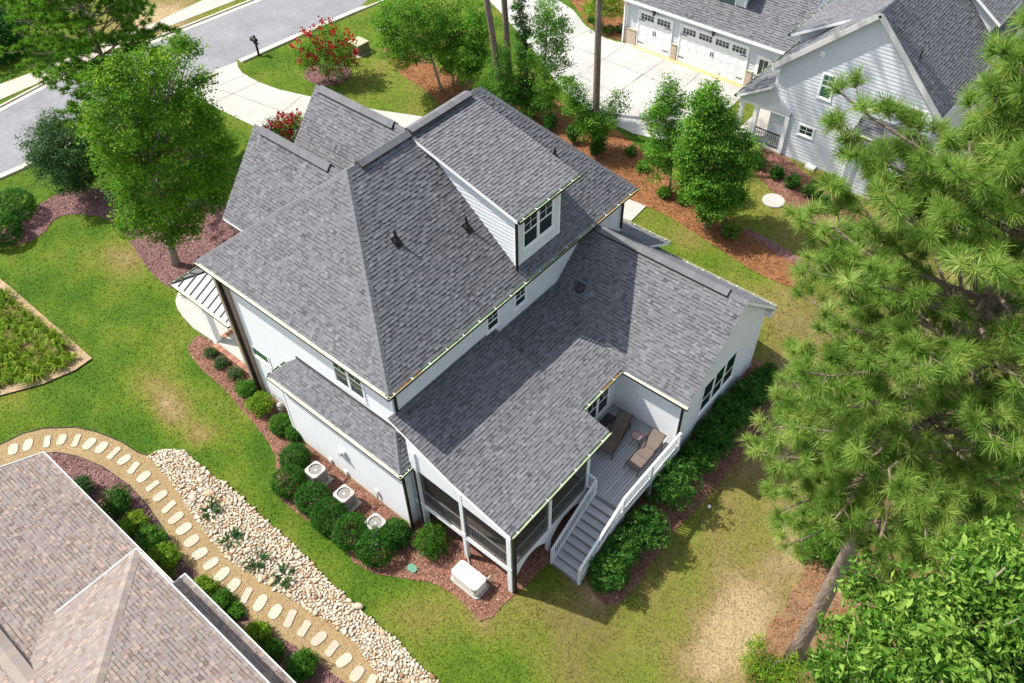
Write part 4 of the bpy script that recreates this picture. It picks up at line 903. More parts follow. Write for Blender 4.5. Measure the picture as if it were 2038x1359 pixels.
# lean-to on the right side
R1.part('side_roof', [[(25.69, 14.05, 5.12), (25.69, 21, 5.12), (27.55, 21, 4.05), (27.55, 14.05, 4.05)]], thick=.14)
gutter(H1, (27.55, 14.05, 4.03), (27.55, 21, 4.03), (1, 0, 0), inner=m_gutpale)
mb = MB(); mb.box(25.7, 14.3, .2, 27.2, 20.8, 3.95); mb.prism([(25.7, 14.3, 3.951), (27.2, 14.3, 3.951), (25.7, 14.3, 4.85)], (0, .12, 0)); mb.build('wall', m_siding, H1)
# screened porch
FZ = 1.35
mb = MB(); mb.box(11.1, 10.0, FZ-.05, 15.8, RY-.13, FZ); pf = mb.build('porch_floor', m_porchfloor, H1)
mb = MB(); mb.box(11.07, 9.975, 1.03, 15.85, 10.12, 1.295); mb.box(11.07, 10.121, 1.03, 11.2, B0-.05, 1.295); mb.build('floor_band', m_rail, H1)
def post(x, y, zt, w=.16, zb=None):
    zb = float(gz(x, y))-.1 if zb is None else zb
    mb = MB(); mb.box(x-w/2, y-w/2, zb, x+w/2, y+w/2, zt); mb.box(x-w/2-.02, y-w/2-.02, FZ-.02, x+w/2+.02, y+w/2+.02, FZ+.1)
    return mb.build('porch_post', m_rail, H1)
post(11.14, 10.05, 3.64, .2); post(13.38, 10.05, 3.64); post(15.76, 10.05, 3.64); post(11.14, 12.35, 4.2); post(11.14, 14.62, 4.75, .26)
mb = MB(); mb.box(11.07, 9.98, 3.42, 15.9, 10.13, 3.63); mb.build('porch_beam', m_rail, H1)
mb = MB(); mb.prism([(11.075, 10.131, 3.42), (11.075, 10.131, P2(10.13)-.17), (11.075, yc, P2(yc)-.17), (11.075, B0-.1, P1(B0)-.17), (11.075, B0-.1, 3.62)], (.1, 0, 0)); mb.build('porch_gable_beam', m_rail, H1)
def screen(p, q, z0, z1):
    mb = MB(); p = np.array(p, float); q = np.array(q, float); d = (q-p)/np.linalg.norm(q-p); n_ = np.array([-d[1], d[0], 0])*.008
    mb.hexa([(*(p-n_)[:2], z0), (*(q-n_)[:2], z0), (*(q+n_)[:2], z0), (*(p+n_)[:2], z0), (*(p-n_)[:2], z1), (*(q-n_)[:2], z1), (*(q+n_)[:2], z1), (*(p+n_)[:2], z1)])
    s = mb.build('screen_panel', m_screen, H1)
    o2 = np.array([-d[1], d[0], 0])*.03
    rb = MB(); 
    for z in (FZ+.88, FZ+.1): rb.bar((*(p+o2)[:2], z), (*(q+o2)[:2], z), .045, .04)
    rl = rb.build('screen_rail', m_rail, s); L = np.linalg.norm(q-p); n = int(L/.125)
    for k in range(1, n):
        bb = MB(); c = p+o2+d*L*k/n; bb.bar((c[0], c[1], FZ+.12), (c[0], c[1], FZ+.86), .026); bb.build('baluster', m_rail, s)
screen((11.24, 10.03, 0), (13.3, 10.03, 0), FZ+.02, 3.42); screen((13.46, 10.03, 0), (15.68, 10.03, 0), FZ+.02, 3.42)
screen((11.12, 12.27, 0), (11.12, 10.15, 0), FZ+.02, 3.44); screen((11.12, 14.5, 0), (11.12, 12.43, 0), FZ+.02, 3.6)
for a, b in ((11.26, 13.3), (13.46, 15.66)):         # arched braces under the floor
    for s_, xx in ((1, a), (-1, b)):
        mb = MB(); outl = [(xx, 1.029), (xx+s_*.95, 1.029)]
        for q in range(7): t = q/6; outl.append((xx+s_*(.95*(1-t)**1.0), 1.0-.72*t**1.9))
        outl.append((xx, .28)); pl = [(p[0], 9.985, p[1]) for p in outl]; mb.prism(pl, (0, .05, 0)); mb.build('porch_brace', m_rail, H1)
downspout(H1, (11.16, 9.88, 3.68), (11.16, 9.88, -.42), w=.12)
# deck
DX, DYs = 15.78, 8.2
n = 25; w = (11.62-DYs)/n
mb = MB(); mb.box(DX+.02, DYs+.02, 1.05, 19.87, 11.6, FZ-.06); mb.build('deck_frame', m_bronze, H1); mb = MB(); mb.box(DX+.0, DYs+.0, 1.0, 19.86, DYs+.019, FZ-.031); mb.box(DX-.001, DYs+.0195, 1.0, DX+.0195, 9.9, FZ-.031); mb.build('deck_rim', m_rail, H1)
for k in range(n):
    y = DYs+w*k; mb = MB(); a0 = DX+(0 if y < 9.8 else .12); mb.box(a0, y+.009, FZ-.028, 19.87, y+w-.009, FZ); mb.build('deck_board', m_deck, H1)
for x, y in ((15.9, 8.3), (17.9, 8.3), (15.9, 9.7)): 
    mb = MB(); mb.box(x-.07, y-.07, float(gz(x, y))-.1, x+.07, y+.07, 1.05); mb.build('deck_post', m_rail, H1)
def railing(a, b, zb0, zb1, ht=.95):
    a = np.array(a, float); b = np.array(b, float); mb = MB(); L = np.linalg.norm((b-a)[:2])
    mb.bar((a[0], a[1], zb0+ht), (b[0], b[1], zb1+ht), .095, .04); mb.bar((a[0], a[1], zb0+ht-.07), (b[0], b[1], zb1+ht-.065), .04, .07); mb.bar((a[0], a[1], zb0+.1), (b[0], b[1], zb1+.1), .045, .08)
    r = mb.build('railing', m_rail, H1); n = int(L/.125)
    for k in range(1, n):
        t = k/n; c = a+(b-a)*t; zb = zb0+(zb1-zb0)*t; bb = MB(); bb.box(c[0]-.016, c[1]-.016, zb+.1, c[0]+.016, c[1]+.016, zb+ht-.05); bb.build('baluster', m_rail, r)
    return r
def newel(x, y, z0, z1): mb = MB(); mb.box(x-.055, y-.055, z0, x+.055, y+.055, z1); mb.build('newel_post', m_rail, H1)
railing((19.7, 8.24, 0), (15.72, 8.24, 0), FZ, FZ); railing((15.76, 9.95, 0), (15.76, 9.6, 0), FZ, FZ)
newel(15.72, 8.24, 1.05, FZ+.9); newel(15.72, 9.58, 1.05, FZ+.9); newel(19.72, 8.24, 1.05, FZ+.9); newel(17.7, 8.24, 1.05, FZ+.9)
SX0, SX1 = 13.0, 15.7; nr = 10; g0 = float(gz(13.0, 8.9)); rise = (FZ-g0)/nr; run = (SX1-SX0)/(nr-1)
for k in range(nr-1):
    zt = FZ-rise*(k+1); xa = SX1-run*(k+1)
    for j in range(2):
        mb = MB(); mb.box(xa-.03+run*.5*j+.004*j, 8.27, zt-.035, xa-.03+run*.5*(j+1), 9.5, zt); mb.build('stair_tread', m_tread, H1)
    mb = MB(); mb.box(xa+run-.052, 8.28, zt+.001, xa+run-.034, 9.49, zt+rise-.036); mb.build('stair_riser', m_riser, H1)
mb = MB(); mb.box(SX0-.05, 8.28, g0-.1, SX0-.03, 9.49, g0+rise-.036); mb.build('stair_riser', m_riser, H1)
for y in (8.22, 9.53):
    mb = MB(); mb.prism([(SX0-.06, y-.02, g0-.05), (SX0-.06, y-.02, g0+rise+.02), (SX1, y-.02, FZ+.0), (SX1, y-.02, FZ-.35), (SX0+.3, y-.02, g0-.05)], (0, .04, 0)); mb.build('stair_stringer', m_rail, H1)
for y in (8.22, 9.55):
    railing((SX1, y, 0), (SX0+.04, y, 0), FZ, g0+rise*.9); newel(SX0+.02, y, g0-.1, g0+rise+.9)
# front porch at the left corner
zp = 2.82
o = MB(); pls = [[(11.62, 27.0, zp), (13.6, 27.0, zp+.92), (13.6, 29.45, zp+.92), (11.62, 31.4, zp)], [(11.62, 31.4, zp), (13.6, 29.45, zp+.92), (18, 29.45, zp+.92), (18, 31.4, zp)]]
for p in pls: o.prism(p, (0, 0, -.08), 0, 1, 1)
fp = o.build('metal_porch_roof', [m_seam, m_white], H1)
for y in np.arange(27.3, 31.3, .46):
    yt = min(1.98, max(.05, 31.4-y-.02)*1.0); mb = MB(); mb.bar((11.64, y, zp+.02), (11.62+yt, y, zp+.02+yt*.465), .05, .06); mb.build('roof_seam', m_black, fp)  # seams coloured black to carry the shadow along each rib
for x in np.arange(12.1, 17, .46):
    yt = min(1.95, x-11.62); mb = MB(); mb.bar((x, 31.38, zp+.02), (x, 31.4-yt, zp+.02+yt*.465), .05, .06); mb.build('roof_seam', m_black, fp)
mb = MB(); mb.bar((11.62, 31.4, zp+.03), (13.6, 29.45, zp+.95), .06, .06); mb.build('roof_seam', m_black, fp)
gutter(H1, (11.62, 27.0, zp), (11.62, 31.45, zp), (-1, 0, 0), inner=m_gutpale, w=.11); gutter(H1, (11.5, 31.4, zp), (17, 31.4, zp), (0, 1, 0), w=.11)
mb = MB(); mb.box(11.78, 29.5, -.5, 12.06, 29.78, 2.72); mb.box(11.74, 29.46, -.5, 12.10, 29.82, -.0); mb.build('porch_column', m_white, H1)
mb = MB(); mb.box(11.7, 26.2, 2.5, 12.0, 29.46, 2.7); mb.box(11.7, 31.0, 2.5, 17, 31.25, 2.7); mb.build('porch_beam', m_white, H1)
mb = MB(); mb.box(11.66, 26.3, -.5, 17, 29.6, -.12); ps = mb.build('porch_slab', m_conc, H1)
rb_ = random.Random(9); mbk = [pmat('edge_brick', (.30, .15, .095), rough=.85, noise=(9, .2), rand=.3)]
bk = MB(); bk.box(-.05, -.14, -.03, .05, .14, .03); bme = bk.mesh('brick', mbk)
y = 26.35
while y < 29.45:
    b = bpy.data.objects.new('brick', bme); COL.objects.link(b); b.parent = ps; b.location = (11.62, y, -.11+rb_.uniform(-.004, .004)); b.rotation_euler = (0, 0, PI/2+rb_.uniform(-.03, .03)); y += .116
x = 12.2
while x < 13.6:
    b = bpy.data.objects.new('brick', bme); COL.objects.link(b); b.parent = ps; b.location = (x, 29.55, -.11+rb_.uniform(-.004, .004)); b.rotation_euler = (0, 0, rb_.uniform(-.03, .03)); x += .116
R1.finish()
# things fixed to the side wall
def wallbox(name, px, py, X, label, cat, kind):
    P = onx(px, py, X); t = thing(name, label, cat, (X, P[1], P[2]))
    return t, P
t, P = wallbox('electric_meter', 684, 900, BX, 'white round electric meter on the lower side wall above the middle air conditioner', 'meter', 0)
mb = MB(); mb.box(BX-.12, P[1]-.16, P[2]-.3, BX-.024, P[1]+.16, P[2]+.22); mb.build('meter_box', m_pvc, t)
mb = MB(); mb.tube([(BX-.12, P[1], P[2]+.05), (BX-.22, P[1], P[2]+.05)], .1, 14); mb.build('meter_dial', m_acgrey, t)
for px, py, lab in ((691, 939, 'small white disconnect box low on the side wall behind the middle air conditioner'), (752, 978, 'small white disconnect box low on the side wall behind the nearest air conditioner'), (660, 915, 'small white disconnect box low on the side wall behind the farthest air conditioner')):
    P = onx(px, py, BX); t = thing('disconnect_box', lab, 'electrical box', (BX, P[1], P[2]), 'disconnect boxes on the side wall')
    mb = MB(); mb.box(BX-.1, P[1]-.08, P[2]-.1, BX-.024, P[1]+.08, P[2]+.14); mb.build('box_body', m_pvc, t)
    mb = MB(); zg = float(gz(BX, P[1])); mb.tube([(BX-.07, P[1], P[2]-.09), (BX-.09, P[1]-.03, P[2]-.35), (BX-.2, P[1]-.08, zg+.12), (BX-.55, P[1]-.1, zg+.1)], .022, 6); mb.build('conduit', m_black, t)
P = gat(561, 818); t = thing('gas_meter', 'grey gas meter with pipes by the front end of the side wall', 'meter', tuple(P))
mb = MB(); mb.lathe(P+np.array([0, 0, .3]), [(.05, 0), (.13, .06), (.14, .2), (.06, .28)], 12); mb.box(P[0]-.13, P[1]-.1, P[2]+.1, P[0]+.13, P[1]+.1, P[2]+.36); mb.build('meter_body', m_acgrey, t)
mb = MB(); mb.tube([P+np.array([.1, -.12, 0]), P+np.array([.1, -.12, .6]), P+np.array([.1, .2, .6]), P+np.array([.5, .2, .6])], .022, 6); mb.tube([P+np.array([-.1, .1, 0]), P+np.array([-.1, .1, .5])], .022, 6); mb.build('pipe', m_acgrey, t)

# ------------------------------------------------------------------ the tan-roofed house below the camera
H3 = thing('tan_house', 'house with mottled tan and pink shingle roof in the lower left corner', 'house', (-3, 12, -.4))
R3 = Roofer(H3, m_tan, m_white, seed=8)
aS = .44; az = lambda x: 2.62+aS*(2.6-x)
R3.part('main_roof', [[(2.6, 27.25, az(2.6)), (2.6, -2, az(2.6)), (-2.25, -2, az(-2.25)), (-2.25, 27.25, az(-2.25))], [(-2.25, 27.25, az(-2.25)), (-2.25, -2, az(-2.25)), (-7.1, -2, az(2.6)), (-7.1, 27.25, az(2.6))]])
R3.ridge_vent((-2.25, 22, az(-2.25)), (-2.25, 2, az(-2.25)), aS, w=.26, h=.15)
bx_, by_, bz_ = 2.37, 19.42, 4.2; hx, hy = -2.6, 13.5; hz = bz_+.43*(bx_-hx)
R3.part('gabled_wing_roof', [[(bx_, by_, bz_), (bx_, -2, bz_), (hx, -2, hz), (hx, hy, hz)], [(bx_, by_, bz_), (hx, hy, hz), (hx-4.97, by_, bz_)]])
nB, nBy = (.43, 0, 1), (0, (hz-bz_)/(by_-hy), 1)
d1, d2 = slope_dirs((bx_, by_, bz_), (hx, hy, hz), nB, nBy); R3.caps(1, (bx_, by_, bz_), (hx, hy, hz), d1, d2, w=.2, step=.2)
cx_, cy_, cz_ = 3.06, 18.38, 2.62
R3.part('side_porch_roof', [[(cx_, cy_, cz_), (cx_, -2, cz_), (1.9, -2, cz_+.5), (1.9, cy_-.9, cz_+.5)], [(cx_, cy_, cz_), (1.9, cy_-.9, cz_+.5), (1.9, cy_, cz_+.12)]])
def edge_trim(root, pts, w=.045, h=.07):
    mb = MB()
    for a, b in zip(pts[:-1], pts[1:]): mb.bar(a, b, w, h)
    mb.build('drip_edge', m_drip, root)
edge_trim(H3, [(-2.25, 27.28, az(-2.25)-.02), (2.64, 27.28, az(2.6)-.02)]); edge_trim(H3, [(2.64, 27.28, az(2.6)-.02), (2.64, -2, az(2.6)-.02)]); edge_trim(H3, [(-.62, by_+.04, bz_-.02), (bx_+.04, by_+.04, bz_-.02), (bx_+.04, -2, bz_-.02)]); edge_trim(H3, [(2.1, cy_+.04, cz_-.0), (cx_+.04, cy_+.04, cz_-.02), (cx_+.04, -2, cz_-.02)])
mb = MB(); mb.box(-6.8, -2, -.6, 2.25, 26.9, 2.4); mb.box(-6.8, -2, 2.401, 1.95, 19.0, 4.0); mb.build('wall', m_siding, H3)
R3.finish()

# ------------------------------------------------------------------ the grey neighbour on the right
H2 = thing('grey_house', 'pale grey gabled house with two white garage doors and porch, upper right', 'house', (48, 16, 1))
R2 = Roofer(H2, m_sh, m_white, seed=12, single=0, expo=.16)
X2 = 41.3; ay_, azr = 11.68, 10.75; eyl, ezl = 16.42, 6.42; eyr, ezr = 7.3, 6.6
R2.part('main_roof', [[(X2-.3, ay_, azr), (60, ay_, azr), (60, eyl, ezl), (X2-.3, eyl, ezl)], [(X2-.3, eyr, ezr), (60, eyr, ezr), (60, ay_, azr), (X2-.3, ay_, azr)]], thick=.2)
n1, n2 = (0, -.95, 1), (0, .95, 1); d1, d2 = slope_dirs((41, ay_, azr), (60, ay_, azr), n1, n2); R2.caps(0, (X2-.3, ay_, azr), (60, ay_, azr), d1, d2)
aa = lambda y: 16.15-y
o, W2 = wall(H2, (X2, 16.15, 0), (-1, 0, 0), [(0, 3.95), (aa(7.55), 3.95), (aa(7.55), 6.55), (aa(ay_), 10.5), (0, 6.5)], m_siding2, expo=.2, name='gable_wall')
o, W2b = wall(H2, (X2, 14.86, 0), (-1, 0, 0), [(0, .85), (9.0, .85), (9.0, 3.948), (0, 3.948)], m_siding2, expo=.2)
mb = MB(); mb.box(X2-.03, 5.86, -.2, X2+.2, 14.86, .848); mb.build('foundation', m_conc2, H2)
window(H2, W2, aa(13.66), aa(13.02), 5.42, 6.72, n=1, split=.5, glass=m_glass2)
window(H2, W2, aa(9.85), aa(8.2), 5.92, 6.52, n=2, split=None, grid=(2, 2))
window(H2, W2b, 14.86-14.2, 14.86-13.38, 2.9, 3.42, n=1, split=None, grid=(2, 2))
mb = MB(); mb.box(X2-.12, 13.86, 7.62, X2-.0225, 14.12, 7.9); mb.build('gable_vent', m_white, H2)
mb = MB(); mb.box(X2+.121, 7.5, .2, 60, 16.1, 6.4); mb.build('wall', m_siding2, H2)
mb = MB(); mb.box(X2-.3, 16.0, 6.1, X2-.02, 16.46, 6.26); mb.build('eave_return', m_white, H2)
edge_trim(H2, [(X2-.33, eyl, ezl-.1), (X2-.33, ay_, azr-.1), (X2-.33, eyr, ezr-.1)], w=.06, h=.26)
corner_trim(H2, X2, 16.15, 3.95, 6.4, -1, 1)
# shed dormer on the left slope
R2.part('shed_dormer_roof', [[(43.3, 16.75, 7.15), (49.2, 16.75, 7.15), (49.2, 12.6, 9.6), (43.3, 12.6, 9.6)]], thick=.18)
mb = MB(); mb.prism([(43.7, 16.3, 6.3), (43.7, 16.3, 7.2), (43.7, 13.6, 8.85)], (5.2, 0, 0)); mb.build('dormer_wall', m_siding2, H2)
gutter(H2, (43.3, 16.75, 7.12), (49.2, 16.75, 7.12), (0, 1, 0)); gutter(H2, (X2-.1, 16.42, 6.4), (47, 16.42, 6.4), (0, 1, 0))
# small dormer on the right slope
R2.part('small_dormer_roof', [[(49.0, 7.8, 8.2), (52.5, 7.8, 8.2), (52.5, 10.9, 10.2), (49.0, 10.9, 10.2)]], thick=.18)
mb = MB(); mb.prism([(49.3, 8.2, 7.2), (49.3, 8.2, 8.3), (49.3, 10.4, 9.7)], (2.9, 0, 0)); mb.build('dormer_wall', m_siding2, H2)
P = on_plane(1830, 118, (0, -.94, 1), (45, eyr, ezr)); mb = MB(); mb.tube([P, P+np.array([0, 0, .5])], .05, 8); mb.build('vent_pipe', m_steel, H2)
# porch
R2.part('porch_roof', [[(X2-.4, 18.12, 4.02), (46.5, 18.12, 4.02), (46.5, 16.16, 5.25), (X2-.4, 16.16, 5.25)]], thick=.16)
gutter(H2, (X2-.4, 18.12, 4.0), (46.6, 18.12, 4.0), (0, 1, 0))
mb = MB(); mb.prism([(X2-.15, 18.0, 3.8), (X2-.15, 14.86, 3.8), (X2-.15, 14.86, 3.95), (X2-.15, 16.1, 5.0), (X2-.15, 16.2, 5.0), (X2-.15, 18.0, 3.96)], (.14, 0, 0)); mb.build('porch_gable', m_siding2, H2)
mb = MB(); mb.box(X2-.1, 14.9, 3.55, X2+.1, 18.0, 3.8); mb.box(X2+.1, 17.85, 3.55, 46.5, 18.0, 3.8); mb.build('porch_beam', m_white, H2)
for y in (17.85, 16.9, 14.98): mb = MB(); mb.box(X2-.13, y-.12, 1.3, X2+.13, y+.12, 3.56); mb.build('porch_column', m_white, H2)
mb = MB(); mb.box(X2-.15, 14.87, .4, 46.55, 18.05, 1.28); mb.build('porch_slab', m_brick2, H2)
mb = MB(); mb.box(X2-.14, 14.88, 1.281, 46.55, 18.04, 1.31); mb.build('porch_floor', m_conc, H2)
mb = MB(); mb.box(X2+.9, 14.72, 1.31, 46.6, 14.86, 3.95); mb.box(46.45, 14.87, 1.32, 46.58, 18.1, 4.0); mb.build('porch_wall', m_siding2, H2)
rl = MB(); rl.bar((X2, 15.1, 2.25), (X2, 16.78, 2.25), .05); rl.bar((X2, 15.1, 1.42), (X2, 16.78, 1.42), .04); rr = rl.build('porch_railing', m_black, H2)
for q in range(13): bb = MB(); bb.bar((X2, 15.15+q*.13, 1.42), (X2, 15.15+q*.13, 2.25), .022); bb.build('baluster', m_black, rr)
# garage wing
XG = 46.6
R2.part('garage_roof', [[(XG-.35, 30.0, 4.4), (XG-.35, 17.6, 4.4), (53, 17.6, 9.4), (53, 30.0, 9.4)]], thick=.16)
gb = lambda y: 29.6-y
o, WGa = wall(H2, (XG, 29.6, 0), (-1, 0, 0), [(0, 1.2), (gb(18.0), 1.2), (gb(18.0), 4.4), (0, 4.4)], m_siding2, expo=.18, name='garage_wall')
gutter(H2, (XG-.35, 30.0, 4.38), (XG-.35, 17.6, 4.38), (-1, 0, 0), inner=m_white, outer=m_white)
downspout(H2, (XG-.15, 29.65, 4.3), (XG-.15, 29.65, 1.2), m_white, w=.12)
mb = MB(); mb.box(XG+.13, 17.7, .5, 60, 29.6, 4.3); mb.build('wall', m_siding2, H2)
def garage_door(ya, yb, wins):
    """ya > yb; panelled door with window row, strap hinges and handles as sub-parts"""
    zb, zt = 1.2, 3.72; mb = MB(); mb.box(XG-.03, yb, zb, XG-.0225, ya, zt); t = .11
    d = mb.build('garage_door', m_white, H2)
    tb = MB(); tb.box(XG-.075, ya, zb, XG-.0225, ya+t, zt+t); tb.box(XG-.075, yb-t, zb, XG-.0225, yb, zt+t); tb.box(XG-.0745, yb, zt, XG-.0225, ya, zt+t); tb.build('door_trim', m_white, d)
    rows = 4; h = (zt-zb)/rows; cols = wins*2; w = (ya-yb)/cols
    for r in range(rows-1):
        for c in range(cols):
            y0 = yb+w*c; pb = MB(); z0 = zb+h*r
            pb.box(XG-.046, y0+.03, z0+.015, XG-.0305, y0+w-.03, z0+.09); pb.box(XG-.046, y0+.03, z0+h-.09, XG-.0305, y0+w-.03, z0+h-.015); pb.box(XG-.0455, y0+.03, z0+.091, XG-.0305, y0+.1, z0+h-.091); pb.box(XG-.0455, y0+w-.1, z0+.091, XG-.0305, y0+w-.03, z0+h-.091)
            pb.build('door_panel', m_white, d)
    ww_ = (ya-yb)/wins
    for k in range(wins):
        y0 = yb+ww_*k+.12; y1 = yb+ww_*(k+1)-.12
        for q in range(4):
            a = y0+(y1-y0)*q/4+.02; b = y0+(y1-y0)*(q+1)/4-.02
            pb = MB(); pb.box(XG-.036, a, zt-h+.12, XG-.031, b, zt-.3); pb.box(XG-.036, a, zt-.27, XG-.031, b, zt-.13); pb.build('pane', m_glass, d)
    for yy, s_ in ((ya-.02, -1), (yb+.02, 1)):
        for zz in (zb+.35, zt-h+.02):
            hb = MB(); hb.box(XG-.06, yy, zz, XG-.047, yy+s_*.45, zz+.05); hb.build('strap_hinge', m_black, d)
    c = (ya+yb)/2
    hb = MB(); hb.box(XG-.08, c-.1, zb+1.15, XG-.047, c-.06, zb+1.45); hb.box(XG-.08, c+.06, zb+1.15, XG-.047, c+.1, zb+1.45); hb.build('handle', m_black, d)
garage_door(25.3, 20.45, 4); garage_door(28.54, 26.02, 2)
for ya, yb in ((29.6, 28.68), (25.88, 25.44), (20.31, 19.88)):
    mb = MB(); mb.box(XG-.12, yb, 1.1, XG-.0225, ya, 2.25); p = mb.build('brick_pier', m_brick2, H2); mb = MB(); mb.box(XG-.15, yb-.02, 2.251, XG-.0225, ya+.02, 2.31); mb.build('pier_cap', m_utiltop, p)
mb = MB(); mb.box(XG-.07, 18.78, 1.25, XG-.0225, 19.76, 3.52); dd = mb.build('entry_door', m_white, H2)
pb = MB(); pb.box(XG-.075, 18.98, 2.25, XG-.0705, 19.24, 3.3); pb.box(XG-.075, 19.28, 2.25, XG-.0705, 19.56, 3.3); pb.build('pane', m_glass, dd); pb = MB(); pb.box(XG-.12, 19.64, 2.1, XG-.071, 19.7, 2.22); pb.build('handle', m_black, dd)
# dormer above the garage
o, WD = wall(H2, (47.7, 25.3, 0), (-1, 0, 0), [(0, 4.9), (3.6, 4.9), (3.6, 6.6), (0, 6.6)], m_siding2, expo=.12, name='dormer_wall')
window(H2, WD, .55, 2.9, 5.3, 6.4, n=2, split=None, grid=None, glass=m_glass2)
mb = MB(); mb.box(47.83, 21.7, 4.9, 51, 25.3, 6.6); mb.build('dormer_cheek', m_siding2, H2); corner_trim(H2, 47.7, 21.7, 4.9, 6.6, -1, -1); corner_trim(H2, 47.7, 25.3, 4.9, 6.6, -1, 1)
R2.part('dormer_roof', [[(47.3, 25.6, 6.65), (47.3, 21.4, 6.65), (51.5, 21.4, 8.2), (51.5, 25.6, 8.2)]], thick=.15)
# lean-to roof below the gable
R2.part('lean_to_roof', [[(40.35, 11.1, 4.72), (40.35, 5.5, 4.72), (X2-.03, 5.5, 5.3), (X2-.03, 11.1, 5.3)]], thick=.12)
wall(H2, (40.55, 10.9, 0), (-1, 0, 0), [(0, .3), (5.2, .3), (5.2, 4.6), (0, 4.6)], m_siding2, expo=.2)
mb = MB(); mb.box(40.671, 5.7, .2, X2-.03, 10.9, 4.58); mb.build('wall', m_siding2, H2)
gutter(H2, (40.35, 11.1, 4.7), (40.35, 5.5, 4.7), (-1, 0, 0), inner=m_gutpale); downspout(H2, (40.3, 10.9, 4.6), (40.3, 10.9, .4), m_white)
R2.finish()
for y, lab in ((27.35, 'black lantern on the garage wall above the narrow garage door'), (22.9, 'black lantern on the garage wall above the wide garage door')):
    t = thing('wall_lantern', lab, 'lantern', (XG, y, 4.0), 'lanterns above the garage doors'); c = np.array([XG-.22, y, 3.98])
    mb = MB(); mb.lathe(c+np.array([0, 0, .12]), [(.15, 0), (.06, .13), (.02, .22)], 8); mb.bar(c+np.array([0, 0, .3]), (XG-.02, y, 4.3), .03); mb.box(XG-.05, y-.05, 4.1, XG-.0225, y+.05, 4.36); mb.build('bracket', m_black, t)
    mb = MB(); mb.lathe(c-np.array([0, 0, .15]), [(.07, 0), (.11, .26)], 8); mb.build('glass_shade', m_glass, t)
    mb = MB()
    for q in range(4): a = q*PI/2+PI/4; mb.bar(c+np.array([.075*math.cos(a), .075*math.sin(a), -.16]), c+np.array([.12*math.cos(a), .12*math.sin(a), .12]), .018)
    mb.lathe(c-np.array([0, 0, .17]), [(.09, 0), (.09, .02)], 8); mb.build('cage', m_black, t)

# ================================================================== OBJECTS
# air conditioners
def make_ac(label):
    t = thing('air_conditioner', label, 'air conditioner', (0, 0, 0), 'air conditioners beside the house'); w, h = .35, .84
    bm = bmesh.new(); bmesh.ops.create_cube(bm, size=1); bmesh.ops.scale(bm, vec=(2*w-.03, 2*w-.03, h-.06), verts=bm.verts); bmesh.ops.translate(bm, vec=(0, 0, h/2), verts=bm.verts)
    bmesh.ops.bevel(bm, geom=[e for e in bm.edges if abs(e.verts[0].co.z-e.verts[1].co.z) > .1], offset=.07, segments=3, affect='EDGES'); me = bpy.data.meshes.new('cabinet'); bm.to_mesh(me); bm.free(); me.materials.append(m_acdark); link('cabinet', me, t)
    mb = MB()
    for s_ in (-1, 1):
        for q in range(9):
            x = -.26+q*.065
            mb.box(x-.012, s_*w*.965-.008, .08, x+.012, s_*w*.965+.012, h-.06); mb.box(s_*w*.965-.008, x-.012, .08, s_*w*.965+.012, x+.012, h-.06)
    stuff(mb.build('louvres', m_acgrey, t))
    mb = MB(); n = 40; o_, i_ = [], []
    for q in range(n):
        a = 2*PI*q/n; c, s_ = math.cos(a), math.sin(a); r = w/max(abs(c), abs(s_)); r = min(r, w*1.24); o_.append((c*r, s_*r)); i_.append((c*.275, s_*.275))
    for q in range(n):
        p = (q+1) % n
        mb.quad((*o_[q], h), (*o_[p], h), (*i_[p], h+.02), (*i_[q], h+.02)); mb.quad((*o_[q], h-.07), (*o_[p], h-.07), (*o_[p], h), (*o_[q], h))
    mb.build('top_cover', m_acgrey, t)
    mb = MB(); mb.lathe((0, 0, h-.28), [(.29, 0), (.29, .01)], 24); mb.build('fan_well', m_black, t)
    mb = MB(); n = 32
    for q in range(n):
        a, b = 2*PI*q/n, 2*PI*(q+1)/n; mb.quad((.276*math.cos(a), .276*math.sin(a), h+.018), (.276*math.cos(b), .276*math.sin(b), h+.018), (.276*math.cos(b), .276*math.sin(b), h-.27), (.276*math.cos(a), .276*math.sin(a), h-.27))
    mb.build('fan_shroud', m_steel, t)
    mb = MB()
    for q in range(3):
        a0 = q*2*PI/3+.6; P = []
        for (r, da, z) in ((.08, 0, .0), (.25, -.12, .03), (.25, .65, -.05), (.08, .9, -.04)): P.append((r*math.cos(a0+da), r*math.sin(a0+da), h-.12+z))
        mb.prism(P, (0, 0, -.008))
    mb.lathe((0, 0, h-.16), [(.085, 0), (.085, .1), (.05, .13)], 14); mb.build('fan', m_pvc, t)
    mb = MB()
    for r in (.1, .19):
        mb.tube([(r*math.cos(2*PI*q/20), r*math.sin(2*PI*q/20), h+.012) for q in range(21)], .002, 4, cap=False)
    for q in range(6): a = q*PI/3; mb.bar((.06*math.cos(a), .06*math.sin(a), h+.013), (.275*math.cos(a), .275*math.sin(a), h+.013), .004)
    mb.build('fan_guard', m_acgrey, t)
    mb = MB(); mb.box(-.45, -.45, -.06, .45, .45, .045); mb.build('pad', m_conc2, t)
    mb = MB(); mb.box(.36, -.1, .58, .375, .03, .74); mb.build('rating_plate', m_pvc, t)
    return t
acs = [(627.2, 934, 'grey air conditioner nearest the front of the house, behind the round clipped shrubs'), (684.2, 981.5, 'grey air conditioner in the middle of the row of three'), (746.2, 1039.4, 'grey air conditioner nearest the porch, half hidden by the clipped hedge')]
proto = make_ac(acs[0][2])
for i, (px, py, lab) in enumerate(acs):
    z = -.38; P = at(px, py, z+.84); o = proto if i == 0 else copy_tree(proto, (0, 0, 0), 0, lab); o.location = (P[0], P[1], z); o.rotation_euler = (0, 0, 0)
